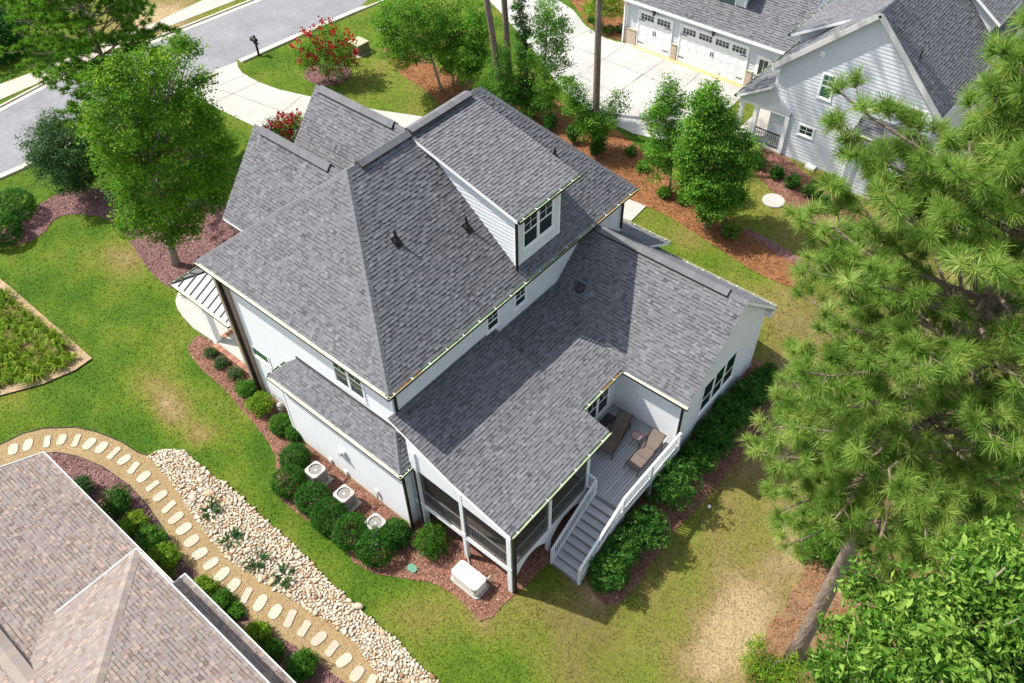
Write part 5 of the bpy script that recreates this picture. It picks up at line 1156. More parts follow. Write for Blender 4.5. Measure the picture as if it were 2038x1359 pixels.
# standby generator
P = at(933, 1145, .2); t = thing('standby_generator', 'cream white standby generator on a pad beside the porch corner', 'generator', (P[0], P[1], -.42))
def rbox(name, mat, t, c, sx, sy, z0, z1, bev, seg=4, vert_only=True):
    bm = bmesh.new(); bmesh.ops.create_cube(bm, size=1); bmesh.ops.scale(bm, vec=(sx, sy, z1-z0), verts=bm.verts); bmesh.ops.translate(bm, vec=(c[0], c[1], (z0+z1)/2), verts=bm.verts)
    E = [e for e in bm.edges if abs(e.verts[0].co.z-e.verts[1].co.z) > .01]
    if E and bev: bmesh.ops.bevel(bm, geom=E, offset=bev, segments=seg, affect='EDGES')
    if not vert_only: bmesh.ops.bevel(bm, geom=[e for e in bm.edges if min(e.verts[0].co.z, e.verts[1].co.z) > z1-.01], offset=.03, segments=2, affect='EDGES')
    me = bpy.data.meshes.new(name); bm.to_mesh(me); bm.free(); me.materials.append(mat); return link(name, me, t)
c = (P[0], P[1])
def rring(name, mat, t, c, sx, sy, rad, levels, n=8):
    """stack of rounded-rectangle outlines: levels = (inset, z)"""
    mb = MB(); m_ = 4*n
    for ins, z in levels:
        hx_, hy_, r = sx/2-ins, sy/2-ins, max(rad-ins, .01)
        for k, (sx_, sy_) in enumerate(((1, 1), (-1, 1), (-1, -1), (1, -1))):
            for q in range(n):
                a = PI/2*(k+q/(n-1)); mb.v.append((c[0]+sx_*(hx_-r)+r*math.cos(a), c[1]+sy_*(hy_-r)+r*math.sin(a), z))
    L = len(levels)
    for l in range(L-1):
        for q in range(m_): j = (q+1) % m_; mb.f.append((l*m_+q, l*m_+j, (l+1)*m_+j, (l+1)*m_+q)); mb.m.append(0); mb.t.append(.5)
    mb.f.append(tuple((L-1)*m_+q for q in range(m_))); mb.m.append(0); mb.t.append(.5)
    return mb.build(name, mat, t)
rring('pad', m_conc, t, c, .80, 1.46, .16, [(0, -.55), (0, -.35), (.02, -.33)]); rring('base_frame', m_black, t, c, .67, 1.30, .13, [(0, -.33), (0, -.285)])
rring('enclosure', m_gen, t, c, .69, 1.32, .15, [(0, -.285), (0, .13)]); rring('lid', m_pvc, t, c, .705, 1.335, .155, [(.012, .128), (0, .135), (0, .20), (.012, .24), (.05, .262), (.12, .27)])
mb = MB(); mb.box(c[0]-.345, c[1]-.62, .04, c[0]-.341, c[1]-.42, .11); mb.build('name_plate', m_black, t)
mb = MB(); mb.box(c[0]-.1, c[1]-.655, .0, c[0]+.0, c[1]-.651, .06); mb.build('vent_slot', m_black, t)
mb = MB(); mb.bar((c[0]+.2, c[1]-.62, .1), (c[0]+.55, c[1]-.62, .12), .05); mb.bar((c[0]+.55, c[1]-.62, .12), (c[0]+.55, c[1]-.62, -.45), .04); mb.tube([(c[0]+.34, c[1]+.3, -.2), (c[0]+.7, c[1]+.7, -.3), (c[0]+1.2, c[1]+1.4, -.38)], .02, 6); mb.build('conduit', m_acgrey, t)
# loungers
def make_lounger(label):
    t = thing('sun_lounger', label, 'sun lounger', (0, 0, 0), 'sun loungers on the deck'); w = .31; fr = MB()
    prof = [(-.98, .34), (-.3, .36), (.28, .36), (.93, .80)]
    for s_ in (-1, 1):
        fr.tube([(x, s_*w, z) for x, z in prof], .018, 6)
        fr.tube([(-.1, s_*(w+.03), .36), (.05, s_*(w+.04), .56), (.55, s_*(w+.04), .58), (.7, s_*(w+.03), .62)], .016, 6)
    for x, z in prof: fr.tube([(x, -w, z), (x, w, z)], .014, 6)
    fr.build('frame', m_bronze, t)
    for x in (-.95, .75):
        for s_ in (-1, 1): lb = MB(); lb.tube([(x, s_*w, .35), (x-.05, s_*(w+.02), 0)], .017, 6); lb.build('leg', m_bronze, t)
    nm = ('leg_panel', 'seat_panel', 'back_panel')
    for i in range(3):
        (xa, za), (xb, zb) = prof[i], prof[i+1]; sb = MB(); d = Vector((xb-xa, 0, zb-za)).normalized(); g = .012
        for q in range(4):
            u0, u1 = g+(1-2*g)*q/4, g+(1-2*g)*(q+1)/4; sg = lambda u: -.03*math.sin(PI*u)
            p0 = (xa+(xb-xa)*u0, za+(zb-za)*u0+.012+sg(u0)); p1 = (xa+(xb-xa)*u1, za+(zb-za)*u1+.012+sg(u1))
            sb.hexa([(p0[0], -w+.012, p0[1]-.006), (p1[0], -w+.012, p1[1]-.006), (p1[0], w-.012, p1[1]-.006), (p0[0], w-.012, p0[1]-.006), (p0[0], -w+.012, p0[1]), (p1[0], -w+.012, p1[1]), (p1[0], w-.012, p1[1]), (p0[0], w-.012, p0[1])])
        sb.build(nm[i], m_sling, t)
    ab = MB(); 
    for s_ in (-1, 1): ab.bar((.02, s_*(w+.04), .585), (.55, s_*(w+.04), .6), .05, .02)
    ab.build('armrest', m_bronze, t)
    return t
l1 = make_lounger('brown sling sun lounger in shade beside the screened porch'); l1.location = (18.38, 10.45, FZ); l1.rotation_euler = (0, 0, .17)
l2 = copy_tree(l1, (18.42, 9.0, FZ), -.02, 'brown sling sun lounger beside the white deck railing with sunlit backrest')
P = at(1266, 866, FZ+.5); t = thing('side_table', 'small round mosaic table between the two sun loungers', 'side table', (P[0], P[1], FZ)); c = (P[0], P[1], FZ)
mb = MB(); mb.lathe((c[0], c[1], FZ+.47), [(.235, 0), (.25, .015), (.25, .035)], 24); tp = mb.build('table_top', m_clay, t)
mb = MB(); mb.lathe((c[0], c[1], FZ+.506), [(.16, 0), (.16, .004)], 20); mb.build('mosaic_ring', m_tile2, tp); mb = MB(); mb.lathe((c[0], c[1], FZ+.511), [(.115, 0), (.115, .004)], 20); mb.build('mosaic_ring', m_clay, tp); mb = MB(); mb.lathe((c[0], c[1], FZ+.516), [(.07, 0), (.07, .004)], 20); mb.build('mosaic_centre', m_tile2, tp)
for q in range(3):
    a = q*2*PI/3+.4; mb = MB(); f = lambda r, z: (c[0]+r*math.cos(a), c[1]+r*math.sin(a), FZ+z); mb.tube([f(.2, .46), f(.1, .3), f(.1, .18), f(.24, .0), f(.28, .03)], .012, 5); mb.build('leg', m_black, t)
P = at(1216, 838, FZ+.55); t = thing('slatted_table', 'black slatted folding table in the shaded corner behind the first lounger', 'table', (18.6, 11.0, FZ))
mb = MB(); mb.box(18.25, 10.85, FZ+.52, 19.0, 10.88, FZ+.55); mb.box(18.25, 11.3, FZ+.52, 19.0, 11.33, FZ+.55); mb.box(18.22, 10.85, FZ+.52, 18.249, 11.33, FZ+.55); mb.box(19.001, 10.85, FZ+.52, 19.03, 11.33, FZ+.55); mb.build('table_frame', m_acgrey, t)
for q in range(6): mb = MB(); y = 10.9+q*.068; mb.box(18.25, y, FZ+.525, 19.0, y+.05, FZ+.545); mb.build('slat', m_black, t)
for x in (18.27, 18.97):
    for y in (10.87, 11.3): mb = MB(); mb.bar((x, y, FZ), (x, y, FZ+.52), .03); mb.build('leg', m_black, t)
# mailbox
P = gat(515.5, 111); t = thing('mailbox', 'black mailbox on a post at the kerb beside the driveway', 'mailbox', tuple(P))
mb = MB(); mb.box(P[0]-.06, P[1]-.06, P[2]-.1, P[0]+.06, P[1]+.06, P[2]+1.45); mb.bar(P+np.array([0, .3, 1.0]), P+np.array([0, -.35, 1.0]), .07); mb.bar(P+np.array([0, .28, .98]), P+np.array([0, 0, .68]), .05); mb.lathe(P+np.array([0, 0, 1.45]), [(.08, 0), (.03, .1)], 8); mb.build('post', m_black, t)
mb = MB(); pr_ = [(-.13, 0), (.13, 0), (.13, .14)]+[(.13*math.cos(a), .14+.13*math.sin(a)) for a in np.linspace(.3, PI-.3, 7)]+[(-.13, .14)]; mb.prism([(P[0]+a, P[1]+.42, P[2]+1.06+b) for a, b in pr_], (0, -.55, 0)); bx_o = mb.build('box', m_bronze, t)
mb = MB(); mb.bar(P+np.array([.145, .2, 1.15]), P+np.array([.145, .2, 1.38]), .03, .02); mb.build('flag', m_red, t)
# utility box, lids, disk and other small things
P = gat(716, 103); t = thing('transformer_box', 'olive green utility box with pale lid beside the red crape myrtle', 'utility box', tuple(P)); a = .12
mb = MB(); mb.box(P[0]-.5, P[1]-.5, P[2]-.05, P[0]+.5, P[1]+.5, P[2]+.72); mb.build('cabinet', m_util, t); mb = MB(); mb.box(P[0]-.53, P[1]-.53, P[2]+.721, P[0]+.53, P[1]+.53, P[2]+.78); mb.build('lid', m_utiltop, t); mb = MB(); mb.box(P[0]-.62, P[1]-.62, P[2]-.1, P[0]+.62, P[1]+.62, P[2]-.04+.06); mb.build('pad', m_conc2, t)
P = gat(820.5, 1132.5); o = rbox('valve_box_lid', m_green, None, (P[0], P[1]), .30, .42, P[2]+.02, P[2]+.09, .05); tag(o, 'green rectangular valve box lid in the mulch left of the generator', 'valve lid')
P = gat(766, 58); mb = MB(); mb.box(P[0]-.35, P[1]-.25, P[2]-.02, P[0]+.35, P[1]+.25, P[2]+.05); o = mb.build('meter_lid', m_conc2); tag(o, 'pale rectangular water meter lid in the lawn behind the utility box', 'meter lid')
P = gat(1540, 400); mb = MB(); mb.lathe(P-np.array([0, 0, .05]), [(.62, 0), (.62, .1), (.58, .13)], 32); o = mb.build('tank_lid', m_conc); tag(o, 'round pale concrete lid lying in the shaded lawn below the grey house', 'round lid')
P = gat(1587, 869); t = thing('lawn_spotlight', 'small dark spotlight standing in the dry lawn by the pine', 'spotlight', tuple(P)); mb = MB(); mb.tube([P, P+np.array([0, 0, .14])], .025, 6); mb.build('stake', m_black, t); mb = MB(); mb.tube([P+np.array([-.08, -.04, .12]), P+np.array([.1, .06, .22])], [.05, .075], 10); mb.build('lamp_head', m_bronze, t)
for px, py, lab in ((1411, 1009, 'white pipe cap in the shaded grass at the edge of the rear mulch'), (1524, 728, 'white pipe cap in the grass by the far corner of the wing')):
    P = gat(px, py); mb = MB(); mb.lathe(P, [(.075, 0), (.075, .08), (.05, .1)], 12); o = mb.build('pipe_cap', m_pvc); tag(o, lab, 'pipe cap')
P = onx(1614, 336, X2); t = thing('wall_unit', 'pale square equipment box low on the grey gable wall', 'equipment box', (X2-.2, P[1], P[2])); mb = MB(); mb.box(X2-.35, P[1]-.28, P[2]-.35, X2-.0225, P[1]+.28, P[2]+.3); mb.build('housing', m_gen, t); mb = MB(); mb.box(X2-.36, P[1]-.2, P[2]-.25, X2-.351, P[1]+.1, P[2]+.1); mb.build('grille', m_acgrey, t)
P = at(1553, 262, 1.32); t = thing('planter_urn', 'tall dark planter on the grey house porch with orange leaves', 'planter', tuple(P)); mb = MB(); mb.lathe(P, [(.17, 0), (.27, .5), (.29, .54), (.25, .55)], 14); mb.build('urn', m_black, t)
V, T = [], []
for q in range(160):
    d = rng.normal(0, 1, 3); d[2] = abs(d[2]); d /= np.linalg.norm(d); c0 = P+np.array([0, 0, .55])+d*rng.uniform(.1, .45); u = np.cross(d, rng.normal(0, 1, 3)); u /= np.linalg.norm(u); V += [c0-u*.05, c0+d*.06, c0+u*.05, c0-d*.06]; T.append(rng.random())
link('foliage', np_mesh('foliage', np.array(V), np.arange(len(V)).reshape(-1, 4), pmat('orange_leaf', ramp=[(0, (.2, .05, .01)), (1, (.45, .18, .03))], rough=.6), T), t)
P = at(1557, 290, 1.32); t = thing('wood_chair', 'orange wooden chair behind the black porch railing of the grey house', 'chair', tuple(P)); mb = MB(); mb.box(P[0]-.05, P[1]-.28, P[2]+.36, P[0]+.5, P[1]+.28, P[2]+.42); mb.build('seat', m_wood, t)
mb = MB(); mb.bar(P+np.array([.5, -.25, .4]), P+np.array([.68, -.25, 1.0]), .05); mb.bar(P+np.array([.5, .25, .4]), P+np.array([.68, .25, 1.0]), .05); mb.bar(P+np.array([.66, -.25, .95]), P+np.array([.66, .25, .95]), .05, .1); mb.build('backrest', m_wood, t)
for a, b in ((0, -.25), (0, .25), (.45, -.25), (.45, .25)): mb = MB(); mb.bar(P+np.array([a, b, 0]), P+np.array([a, b, .36]), .05); mb.build('leg', m_wood, t)

# ================================================================== VEGETATION
def unit(v): return v/np.maximum(np.linalg.norm(v, axis=-1, keepdims=True), 1e-9)
def leaf_arrays(r, C, R, n, size, sprig=9, squash=.85, sig=.12, up=.75, inner=.5, aspect=.42, spread=.5, weight=2., stray=0.):
    C = np.asarray(C, float); R = np.asarray(R, float); w = R**weight; w /= w.sum(); ns = max(4, n//sprig)
    k = r.choice(len(R), ns, p=w); d = unit(r.normal(0, 1, (ns, 3))); rad = R[k]*(inner+(1-inner)*np.sqrt(r.uniform(0, 1, ns)))*np.where(r.uniform(0, 1, ns) < stray, r.uniform(1.1, 1.38, ns), 1)
    sc = C[k]+d*rad[:, None]*np.array([1, 1, squash]); st = np.clip(r.normal(.46, .24, ns), .02, .98)
    i = np.repeat(np.arange(ns), sprig); m = len(i); p = sc[i]+r.normal(0, 1, (m, 3))*sig*np.array([1, 1, .5])
    nrm = unit(d[i]*.55+np.array([0, 0, up])+r.normal(0, spread, (m, 3))); t = unit(np.cross(nrm, unit(r.normal(0, 1, (m, 3))))); b = np.cross(nrm, t)
    L = size*r.uniform(.6, 1.3, m)[:, None]; W = L*aspect
    V = np.stack([p-t*L*.5, p+b*W*.5+nrm*L*.06-t*L*.05, p+t*L*.5-nrm*L*.1, p-b*W*.5+nrm*L*.06-t*L*.05], 1)
    T = np.clip(st[i]+r.normal(0, .13, m), 0, 1)
    return V, T
def leaf_obj(name, V, T, mat, parent):
    return link(name, np_mesh(name, V.reshape(-1, 3), np.arange(len(V)*4).reshape(-1, 4), mat, T), parent)
def limb(mb, a, b, r0, r1, sag=0., seg=4, n=6, rr=random):
    a = np.array(a, float); b = np.array(b, float); pts = []; L = np.linalg.norm(b-a)
    for q in range(seg+1):
        t = q/seg; p = a+(b-a)*t; p = p+np.array([rr.uniform(-1, 1), rr.uniform(-1, 1), 0])*L*.03*(0 < q < seg)+np.array([0, 0, sag*math.sin(PI*t)]); pts.append(p)
    mb.tube(pts, [r0+(r1-r0)*q/seg for q in range(seg+1)], n)
def tree(name, label, cat, base, clumps, n, size, lmat, bark=None, rt=.12, group=None, seed=1, depth=.75, dist=None, xy=None, lean=True, squash=.8, sig=.17, aspect=.46, sprig=20, crown=True, inner=.55, fat=.95):
    r = np.random.default_rng(seed); rr = random.Random(seed); B = gat(*base) if xy is None else np.array([*xy, float(gz(*xy))])
    C, R = [], []
    for px, py, rp in clumps:
        if dist is None: P, D = near(px, py, B[0], B[1])
        else: dd = ray(px, py); dd = dd/np.linalg.norm(dd); D = dist+rr.uniform(-1, 1)*depth; P = CC+dd*D
        m = rp*D/FOC; h = unit(np.array([P[0]-CC[0], P[1]-CC[1], 0.]))
        if dist is None: P = P+h*rr.uniform(-.3, .3)*m
        zmin = float(gz(P[0], P[1]))+m*.35
        P[2] = max(P[2], zmin); C.append(P); R.append(m)
        if dist is None and rp > 14:
            for s_ in (-1, 1):
                Q = P+h*s_*m*depth*rr.uniform(.7, 1.1)+np.array([0, 0, rr.uniform(-.25, .1)*m]); Q[2] = max(Q[2], zmin); C.append(Q); R.append(m*.72)
    t = thing(name, label, cat, tuple(B), group)
    C = np.array(C); R = np.array(R)
    if dist is not None: B = np.array([B[0], B[1], B[2]])
    V, T = leaf_arrays(r, C, R*fat, n, size, squash=squash, sig=sig, aspect=aspect, sprig=sprig, inner=inner, weight=1.7, stray=.2)
    V = V[(V[:, 0, 2] > gz(V[:, 0, 0], V[:, 0, 1])+.03)]; T = T[:len(V)]
    leaf_obj('crown' if crown else 'foliage', V, T, lmat, t)
    mb = MB(); top = C[np.argmax(C[:, 2])]; ctr = C.mean(0); ax_ = np.array([B[0]*.6+ctr[0]*.4, B[1]*.6+ctr[1]*.4, B[2]+(top[2]-B[2])*.55])
    limb(mb, B-np.array([0, 0, .15]), ax_, rt*1.15, rt*.62, seg=5, n=9, rr=rr); limb(mb, ax_, top, rt*.62, rt*.12, seg=4, n=6, rr=rr)
    for c, q in zip(C, R):
        if c[2] < B[2]+.5: continue
        f = min(.95, max(.25, (c[2]-q*.8-B[2])/(ax_[2]-B[2]+1e-6))); s0 = B+(ax_-B)*f; limb(mb, s0, c, rt*.34*(1.05-.4*f), rt*.06, sag=-.05, seg=3, n=5, rr=rr)
    mb.build('trunk', bark or m_bark2, t, smooth=True)
    return t
def shrub(name, label, px, py, rp, lmat, n=2000, size=.075, group=None, seed=1, tall=1., wide=1., round_=False, cat='shrub', zc=.62, sig=.05, aspect=.5, k=9):
    r = np.random.default_rng(seed*7+3); z0 = float(gat(px, py)[2]); 
    D = np.linalg.norm(at(px, py, z0)-CC); R = rp*D/FOC; P = at(px, py, z0+R*zc*tall); g = float(gz(P[0], P[1]))
    t = thing(name, label, cat, (P[0], P[1], g), group)
    if round_: C = np.array([[P[0], P[1], g+R*.72*tall]]); RR = np.array([R]); V, T = leaf_arrays(r, C, RR, n, size, squash=.8*tall, sig=sig, inner=.86, up=.5, aspect=aspect)
    else:
        C = [[P[0], P[1], g+R*.7*tall]]; RR = [R*.72]
        for q in range(k):
            a = 2*PI*q/k+r.uniform(-.4, .4); e = r.uniform(.25, .55)*R; C.append([P[0]+math.cos(a)*e*wide, P[1]+math.sin(a)*e*wide, g+R*tall*r.uniform(.35, 1.0)]); RR.append(R*r.uniform(.36, .55))
        V, T = leaf_arrays(r, C, RR, n, size, squash=.9, sig=sig, inner=.62, up=.6, aspect=aspect)
    kk = V[:, 0, 2] > g+.02; leaf_obj('foliage', V[kk], T[kk], lmat, t)
    mb = MB(); rr = random.Random(seed)
    for q in range(6):
        a = rr.uniform(0, 6.28); e = rr.uniform(.15, .6)*R; limb(mb, (P[0]+.04*math.cos(a), P[1]+.04*math.sin(a), g-.05), (P[0]+e*math.cos(a), P[1]+e*math.sin(a), g+R*tall*rr.uniform(.6, 1.0)), .022, .008, seg=3, n=5, rr=rr)
    mb.build('stem', m_bark2, t)
    return t, (P, g, R)

# ---- pines
def pine(name, label, base, H, z0, Rmax, seed, mat, needles=60, nl=.23, nw=.0075, step=.55, rt=.24, xy=None, group=None, per=4, twig=.5, keep=None, shape=None, bark=None, tw=1.0, extra=(), lean=(0, 0)):
    r = np.random.default_rng(seed); rr = random.Random(seed); B = gat(*base) if xy is None else np.array([*xy, float(gz(*xy))])
    t = thing(name, label, 'pine tree', tuple(B), group); mb = MB(); pts = []; rad = []
    for q in range(15):
        f = q/14; pts.append(B+np.array([.12*math.sin(3*f+seed), .1*math.cos(4*f+seed)-.1, -.2+(H+.2)*f])+np.array([lean[0], lean[1], 0])*H*f); rad.append(rt*(1.25 if q == 0 else 1)*(1-f)**.8+.015)
    mb.tube(pts, rad, 12); mb.build('trunk', bark or m_bark, t, smooth=True)
    tp, td = [], []; bb = MB(); z = z0; az0 = rr.uniform(0, 6); todo = [near(a, b, B[0], B[1])[0] for a, b in extra]
    while z < H-.25 or todo:
        f = min(1, (z-z0)/(H-z0)); prof = shape(f) if shape else (.62+.6*f if f < .35 else .83*(1-((f-.35)/.65)**2.2)+.12)
        for q in range(per+(rr.random() < .5) if z < H-.25 else 1):
            az0 += 2.4+rr.uniform(-.5, .5); L = Rmax*prof*rr.uniform(.68, 1.08); el = math.radians(-8+40*f+rr.uniform(-8, 12)); d = np.array([math.cos(az0)*math.cos(el), math.sin(az0)*math.cos(el), math.sin(el)])
            s0 = np.array([B[0]+lean[0]*z, B[1]+lean[1]*z, B[2]+z+rr.uniform(-.15, .15)]); path = []
            if z >= H-.25: e_ = todo.pop(); s0 = np.array([B[0], B[1], e_[2]-np.hypot(*(e_[:2]-B[:2]))*.35]); d = e_-np.array([0, 0, .5])-s0; L = np.linalg.norm(d); d = d/L; prof = .9; f = .6
            for u in range(6):
                x = u/5; path.append(s0+d*L*x+np.array([0, 0, .16*L*x*x])+np.array([rr.uniform(-1, 1), rr.uniform(-1, 1), rr.uniform(-.5, .5)])*.05*L*(u > 0)*x)
            bb.tube(path, [rt*.26*(1-.8*u/5)*(.5+.5*(1-f))+.008 for u in range(6)], 5, cap=False)
            s = .28
            while s < 1.0:
                i = min(4, int(s*5)); p = path[i]+(path[i+1]-path[i])*(s*5-i); dd = unit(path[i+1]-path[i]); side = unit(np.cross(dd, (0, 0, 1.)))*(1 if rr.random() < .5 else -1)
                tl = twig*(.45+1.1*(1-s))*rr.uniform(.7, 1.25)*(.6+.4*prof); e = unit(dd*rr.uniform(.5, .9)+side*rr.uniform(.5, 1.)+np.array([0, 0, rr.uniform(.0, .5)])); q2 = p+e*tl
                bb.tube([p, p+e*tl*.5+np.array([0, 0, -.02]), q2], [.012, .009, .006], 4, cap=False)
                tp.append(q2); td.append(unit(e+np.array([0, 0, .35])))
                if tl > .45:
                    for g in (.45, .72):
                        if rr.random() < .75: p3 = p+e*tl*g; e2 = unit(e*.5+np.cross(e, (0, 0, 1))*rr.uniform(-1, 1)+np.array([0, 0, .3])); tp.append(p3+e2*.22); td.append(e2); bb.tube([p3, p3+e2*.22], .006, 4, cap=False)
                s += .11*rr.uniform(.7, 1.3)/max(L/3.5, .6)*tw
            tp.append(path[-1]); td.append(unit(path[-1]-path[-2]+np.array([0, 0, .3])))
        z += step*rr.uniform(.75, 1.25)
    tp.append(B+np.array([lean[0]*H, lean[1]*H, H])); td.append(np.array([0, 0, 1.]))
    bb.build('branches', m_bark, t)
    tp = np.array(tp); td = np.array(td)
    n = len(tp); print(name, 'tufts', n); i = np.repeat(np.arange(n), needles); m = len(i); ax_ = td[i]
    rnd = unit(np.cross(ax_, r.normal(0, 1, (m, 3)))); ang = np.radians(r.uniform(12, 98, m)); d = ax_*np.cos(ang)[:, None]+rnd*np.sin(ang)[:, None]
    b0 = tp[i]+ax_*r.uniform(-.12, .04, m)[:, None]; L = nl*r.uniform(.7, 1.15, m); wv = unit(np.cross(d, r.normal(0, 1, (m, 3))))*nw
    tip = b0+d*L[:, None]-np.array([0, 0, 1])*(L*.10)[:, None]
    V = np.stack([b0-wv, b0+wv, tip+wv*.35, tip-wv*.35], 1); tt = np.clip(r.normal(.42, .17, n), 0, .8)
    T = np.clip(tt[i]+r.normal(0, .12, m), 0, .93); T[r.uniform(0, 1, m) < .012] = 1
    link('crown', np_mesh('crown', V.reshape(-1, 3), np.arange(m*4).reshape(-1, 4), mat, T), t)
    return t
pine('pine_tree', 'tall pine with long needles filling the right side above the dry lawn edge', (1572, 1302), 27.0, 11.2, 4.35, 4, l_needle, needles=110, xy=None, step=.46, twig=.8, nw=.0068, nl=.30, per=6, tw=.66, extra=[(1648, 190), (1662, 262), (1690, 300), (1600, 590), (1550, 790), (1570, 800), (1590, 690)], rt=.27, shape=lambda f: .78+.42*f if f < .42 else .95-.8*(f-.42)/.58)
pine('pine_tree', 'young bushy pine beyond the street lawn in the upper left corner', (296, 335), 15.5, 2.6, 4.9, 9, l_needle2, needles=44, nl=.23, nw=.017, step=.55, twig=.8, per=6, rt=.16, tw=.62)
for bpx, lab, sd, ln in (((1001, 235), 'bare pine trunk left of the ivy covered trunk, the nearer of a close pair', 21, (-.075, .085)), ((1012, 200), 'bare pine trunk left of the ivy covered trunk, the farther of a close pair', 22, (-.02, .02)), ((1182, 305), 'single bare pine trunk standing against the pale garage driveway', 23, (-.015, .015))):
    pine('pine_tree', lab, bpx, 31, 23, 3.2, sd, l_needle, needles=14, nw=.02, nl=.3, step=1.1, twig=.7, per=3, rt=.2, lean=ln, group='tall pines between the driveways')
# ---- broadleaf trees
tree('oak_tree', 'large bright green oak on a bare trunk in the purple mulch left of the house', 'tree', (352, 527), [(330, 455, 34), (290, 425, 38), (370, 430, 42), (410, 390, 36), (250, 380, 36), (320, 370, 58), (390, 335, 52), (270, 320, 52), (430, 290, 34), (210, 300, 34), (330, 285, 62), (390, 250, 42), (255, 245, 46), (195, 220, 30), (310, 205, 52), (240, 170, 40), (370, 180, 40), (300, 130, 42), (345, 110, 30), (190, 165, 24), (405, 215, 26), (355, 85, 18), (438, 335, 28), (235, 130, 22), (445, 285, 24), (180, 270, 22), (425, 250, 22), (380, 95, 16), (400, 150, 20), (440, 385, 20), (250, 440, 24)], 46000, .17, l_oak, rt=.2, seed=31, sig=.22, sprig=30, inner=.5, fat=.88)
tree('small_tree', 'small dark leaved round headed tree on a thin trunk at far left', 'tree', (176, 393), [(125, 275, 42), (85, 285, 34), (165, 290, 38), (110, 320, 40), (150, 330, 42), (190, 320, 24), (75, 315, 20), (130, 355, 30), (165, 360, 20), (110, 250, 24), (90, 245, 14)], 22000, .14, l_dark, rt=.07, seed=32)
tree('maple_tree', 'slender leaning multi-trunk maple at the left of the pine straw island', 'tree', (882, 180), [(830, 30, 36), (800, 50, 40), (780, 85, 32), (845, 75, 34), (800, 112, 26), (855, 20, 36), (762, 35, 22), (770, 60, 24), (790, 10, 32), (828, 105, 26)], 15000, .15, l_clus, rt=.09, seed=33, group='young trees in the pine straw island')
tree('maple_tree', 'upright leafy young maple in the middle of the pine straw island', 'tree', (902, 168), [(895, 45, 36), (880, 90, 32), (910, 20, 36), (890, 125, 22), (870, 50, 26), (915, 75, 30)], 11000, .15, l_clus, rt=.07, seed=34, group='young trees in the pine straw island')
tree('maple_tree', 'bright green young maple at the right end of the pine straw island', 'tree', (930, 184), [(930, 95, 34), (945, 60, 32), (955, 105, 26), (925, 130, 26), (950, 20, 30), (945, 135, 18)], 11000, .15, l_clus, rt=.07, seed=35, group='young trees in the pine straw island')
tree('ivy_tree', 'trunk wrapped in dark green ivy between the pines and the driveway', 'tree', (1052, 222), [(1030, -20, 16), (1033, 10, 17), (1036, 38, 17), (1040, 66, 18), (1043, 94, 19), (1046, 122, 20), (1048, 150, 22), (1050, 178, 22), (1051, 200, 20)], 9000, .13, l_ivy, bark=m_bark, rt=.16, seed=36, sig=.1, inner=.7, depth=.3)
tree('sweetgum_tree', 'airy sweetgum with star leaves right of the ivy covered trunk', 'tree', (1078, 240), [(1090, 15, 26), (1105, 45, 24), (1085, 70, 26), (1115, 85, 20), (1095, 110, 24), (1120, 125, 16), (1085, 150, 26), (1105, 165, 18), (1075, 190, 28), (1060, 120, 18), (1125, 60, 12), (1070, 40, 16), (1050, 215, 20), (1095, 205, 22)], 12000, .14, l_gum, rt=.08, seed=37, group='sweetgums between the two houses')
tree('cedar_tree', 'dark feathery evergreen left of the ivy covered trunk behind the roof', 'tree', (1000, 235), [(995, 130, 26), (985, 160, 30), (1010, 165, 26), (975, 185, 28), (1005, 195, 30), (1025, 190, 22), (985, 210, 26), (1000, 100, 18), (960, 180, 18)], 12000, .12, l_under, rt=.08, seed=38)
tree('sweetgum_tree', 'wide low sweetgum in front of the lone pine trunk', 'tree', (1192, 305), [(1150, 190, 24), (1135, 165, 18), (1180, 222, 28), (1212, 232, 22), (1238, 216, 13), (1232, 190, 13), (1165, 245, 24), (1195, 255, 22), (1140, 215, 20), (1222, 205, 12)], 9000, .14, l_gum, rt=.06, seed=39, group='sweetgums between the two houses')
tree('sweetgum_tree', 'narrow sweetgum with a pointed top beside the driveway', 'tree', (1330, 385), [(1332, 160, 14), (1330, 185, 20), (1318, 205, 22), (1345, 215, 20), (1310, 240, 26), (1345, 255, 24), (1318, 280, 28), (1350, 290, 18), (1300, 305, 20), (1325, 325, 20), (1285, 235, 10), (1360, 190, 10), (1300, 350, 14)], 11000, .14, l_gum, rt=.07, seed=40, group='sweetgums between the two houses')
tree('sweetgum_tree', 'tallest bright sweetgum standing in front of the grey house porch', 'tree', (1406, 455), [(1418, 165, 13), (1412, 190, 20), (1392, 205, 20), (1430, 215, 24), (1405, 240, 32), (1450, 245, 22), (1380, 250, 24), (1425, 285, 44), (1470, 290, 28), (1375, 300, 32), (1405, 335, 44), (1455, 340, 40), (1490, 320, 20), (1385, 375, 34), (1430, 385, 38), (1465, 385, 22), (1360, 345, 20), (1410, 415, 22), (1500, 285, 14)], 32000, .16, l_gum, rt=.1, seed=41, group='sweetgums between the two houses')
tree('forest_tree', 'dark dense tree beyond the sidewalk, first from the left edge', 'tree', (-60, 120), [(-20, 60, 55), (0, 20, 45), (-30, 0, 50), (10, 95, 28), (-10, 110, 35), (15, 50, 22), (-60, 60, 60)], 9000, .3, l_ivy, rt=.2, seed=42, sig=.3, group='dark trees beyond the street')
tree('forest_tree', 'dark dense tree beyond the sidewalk, cut by the top left corner', 'tree', (10, 20), [(20, -20, 40), (40, -40, 50), (0, -10, 40), (30, 10, 16)], 6000, .3, l_ivy, rt=.2, seed=43, sig=.3, group='dark trees beyond the street')
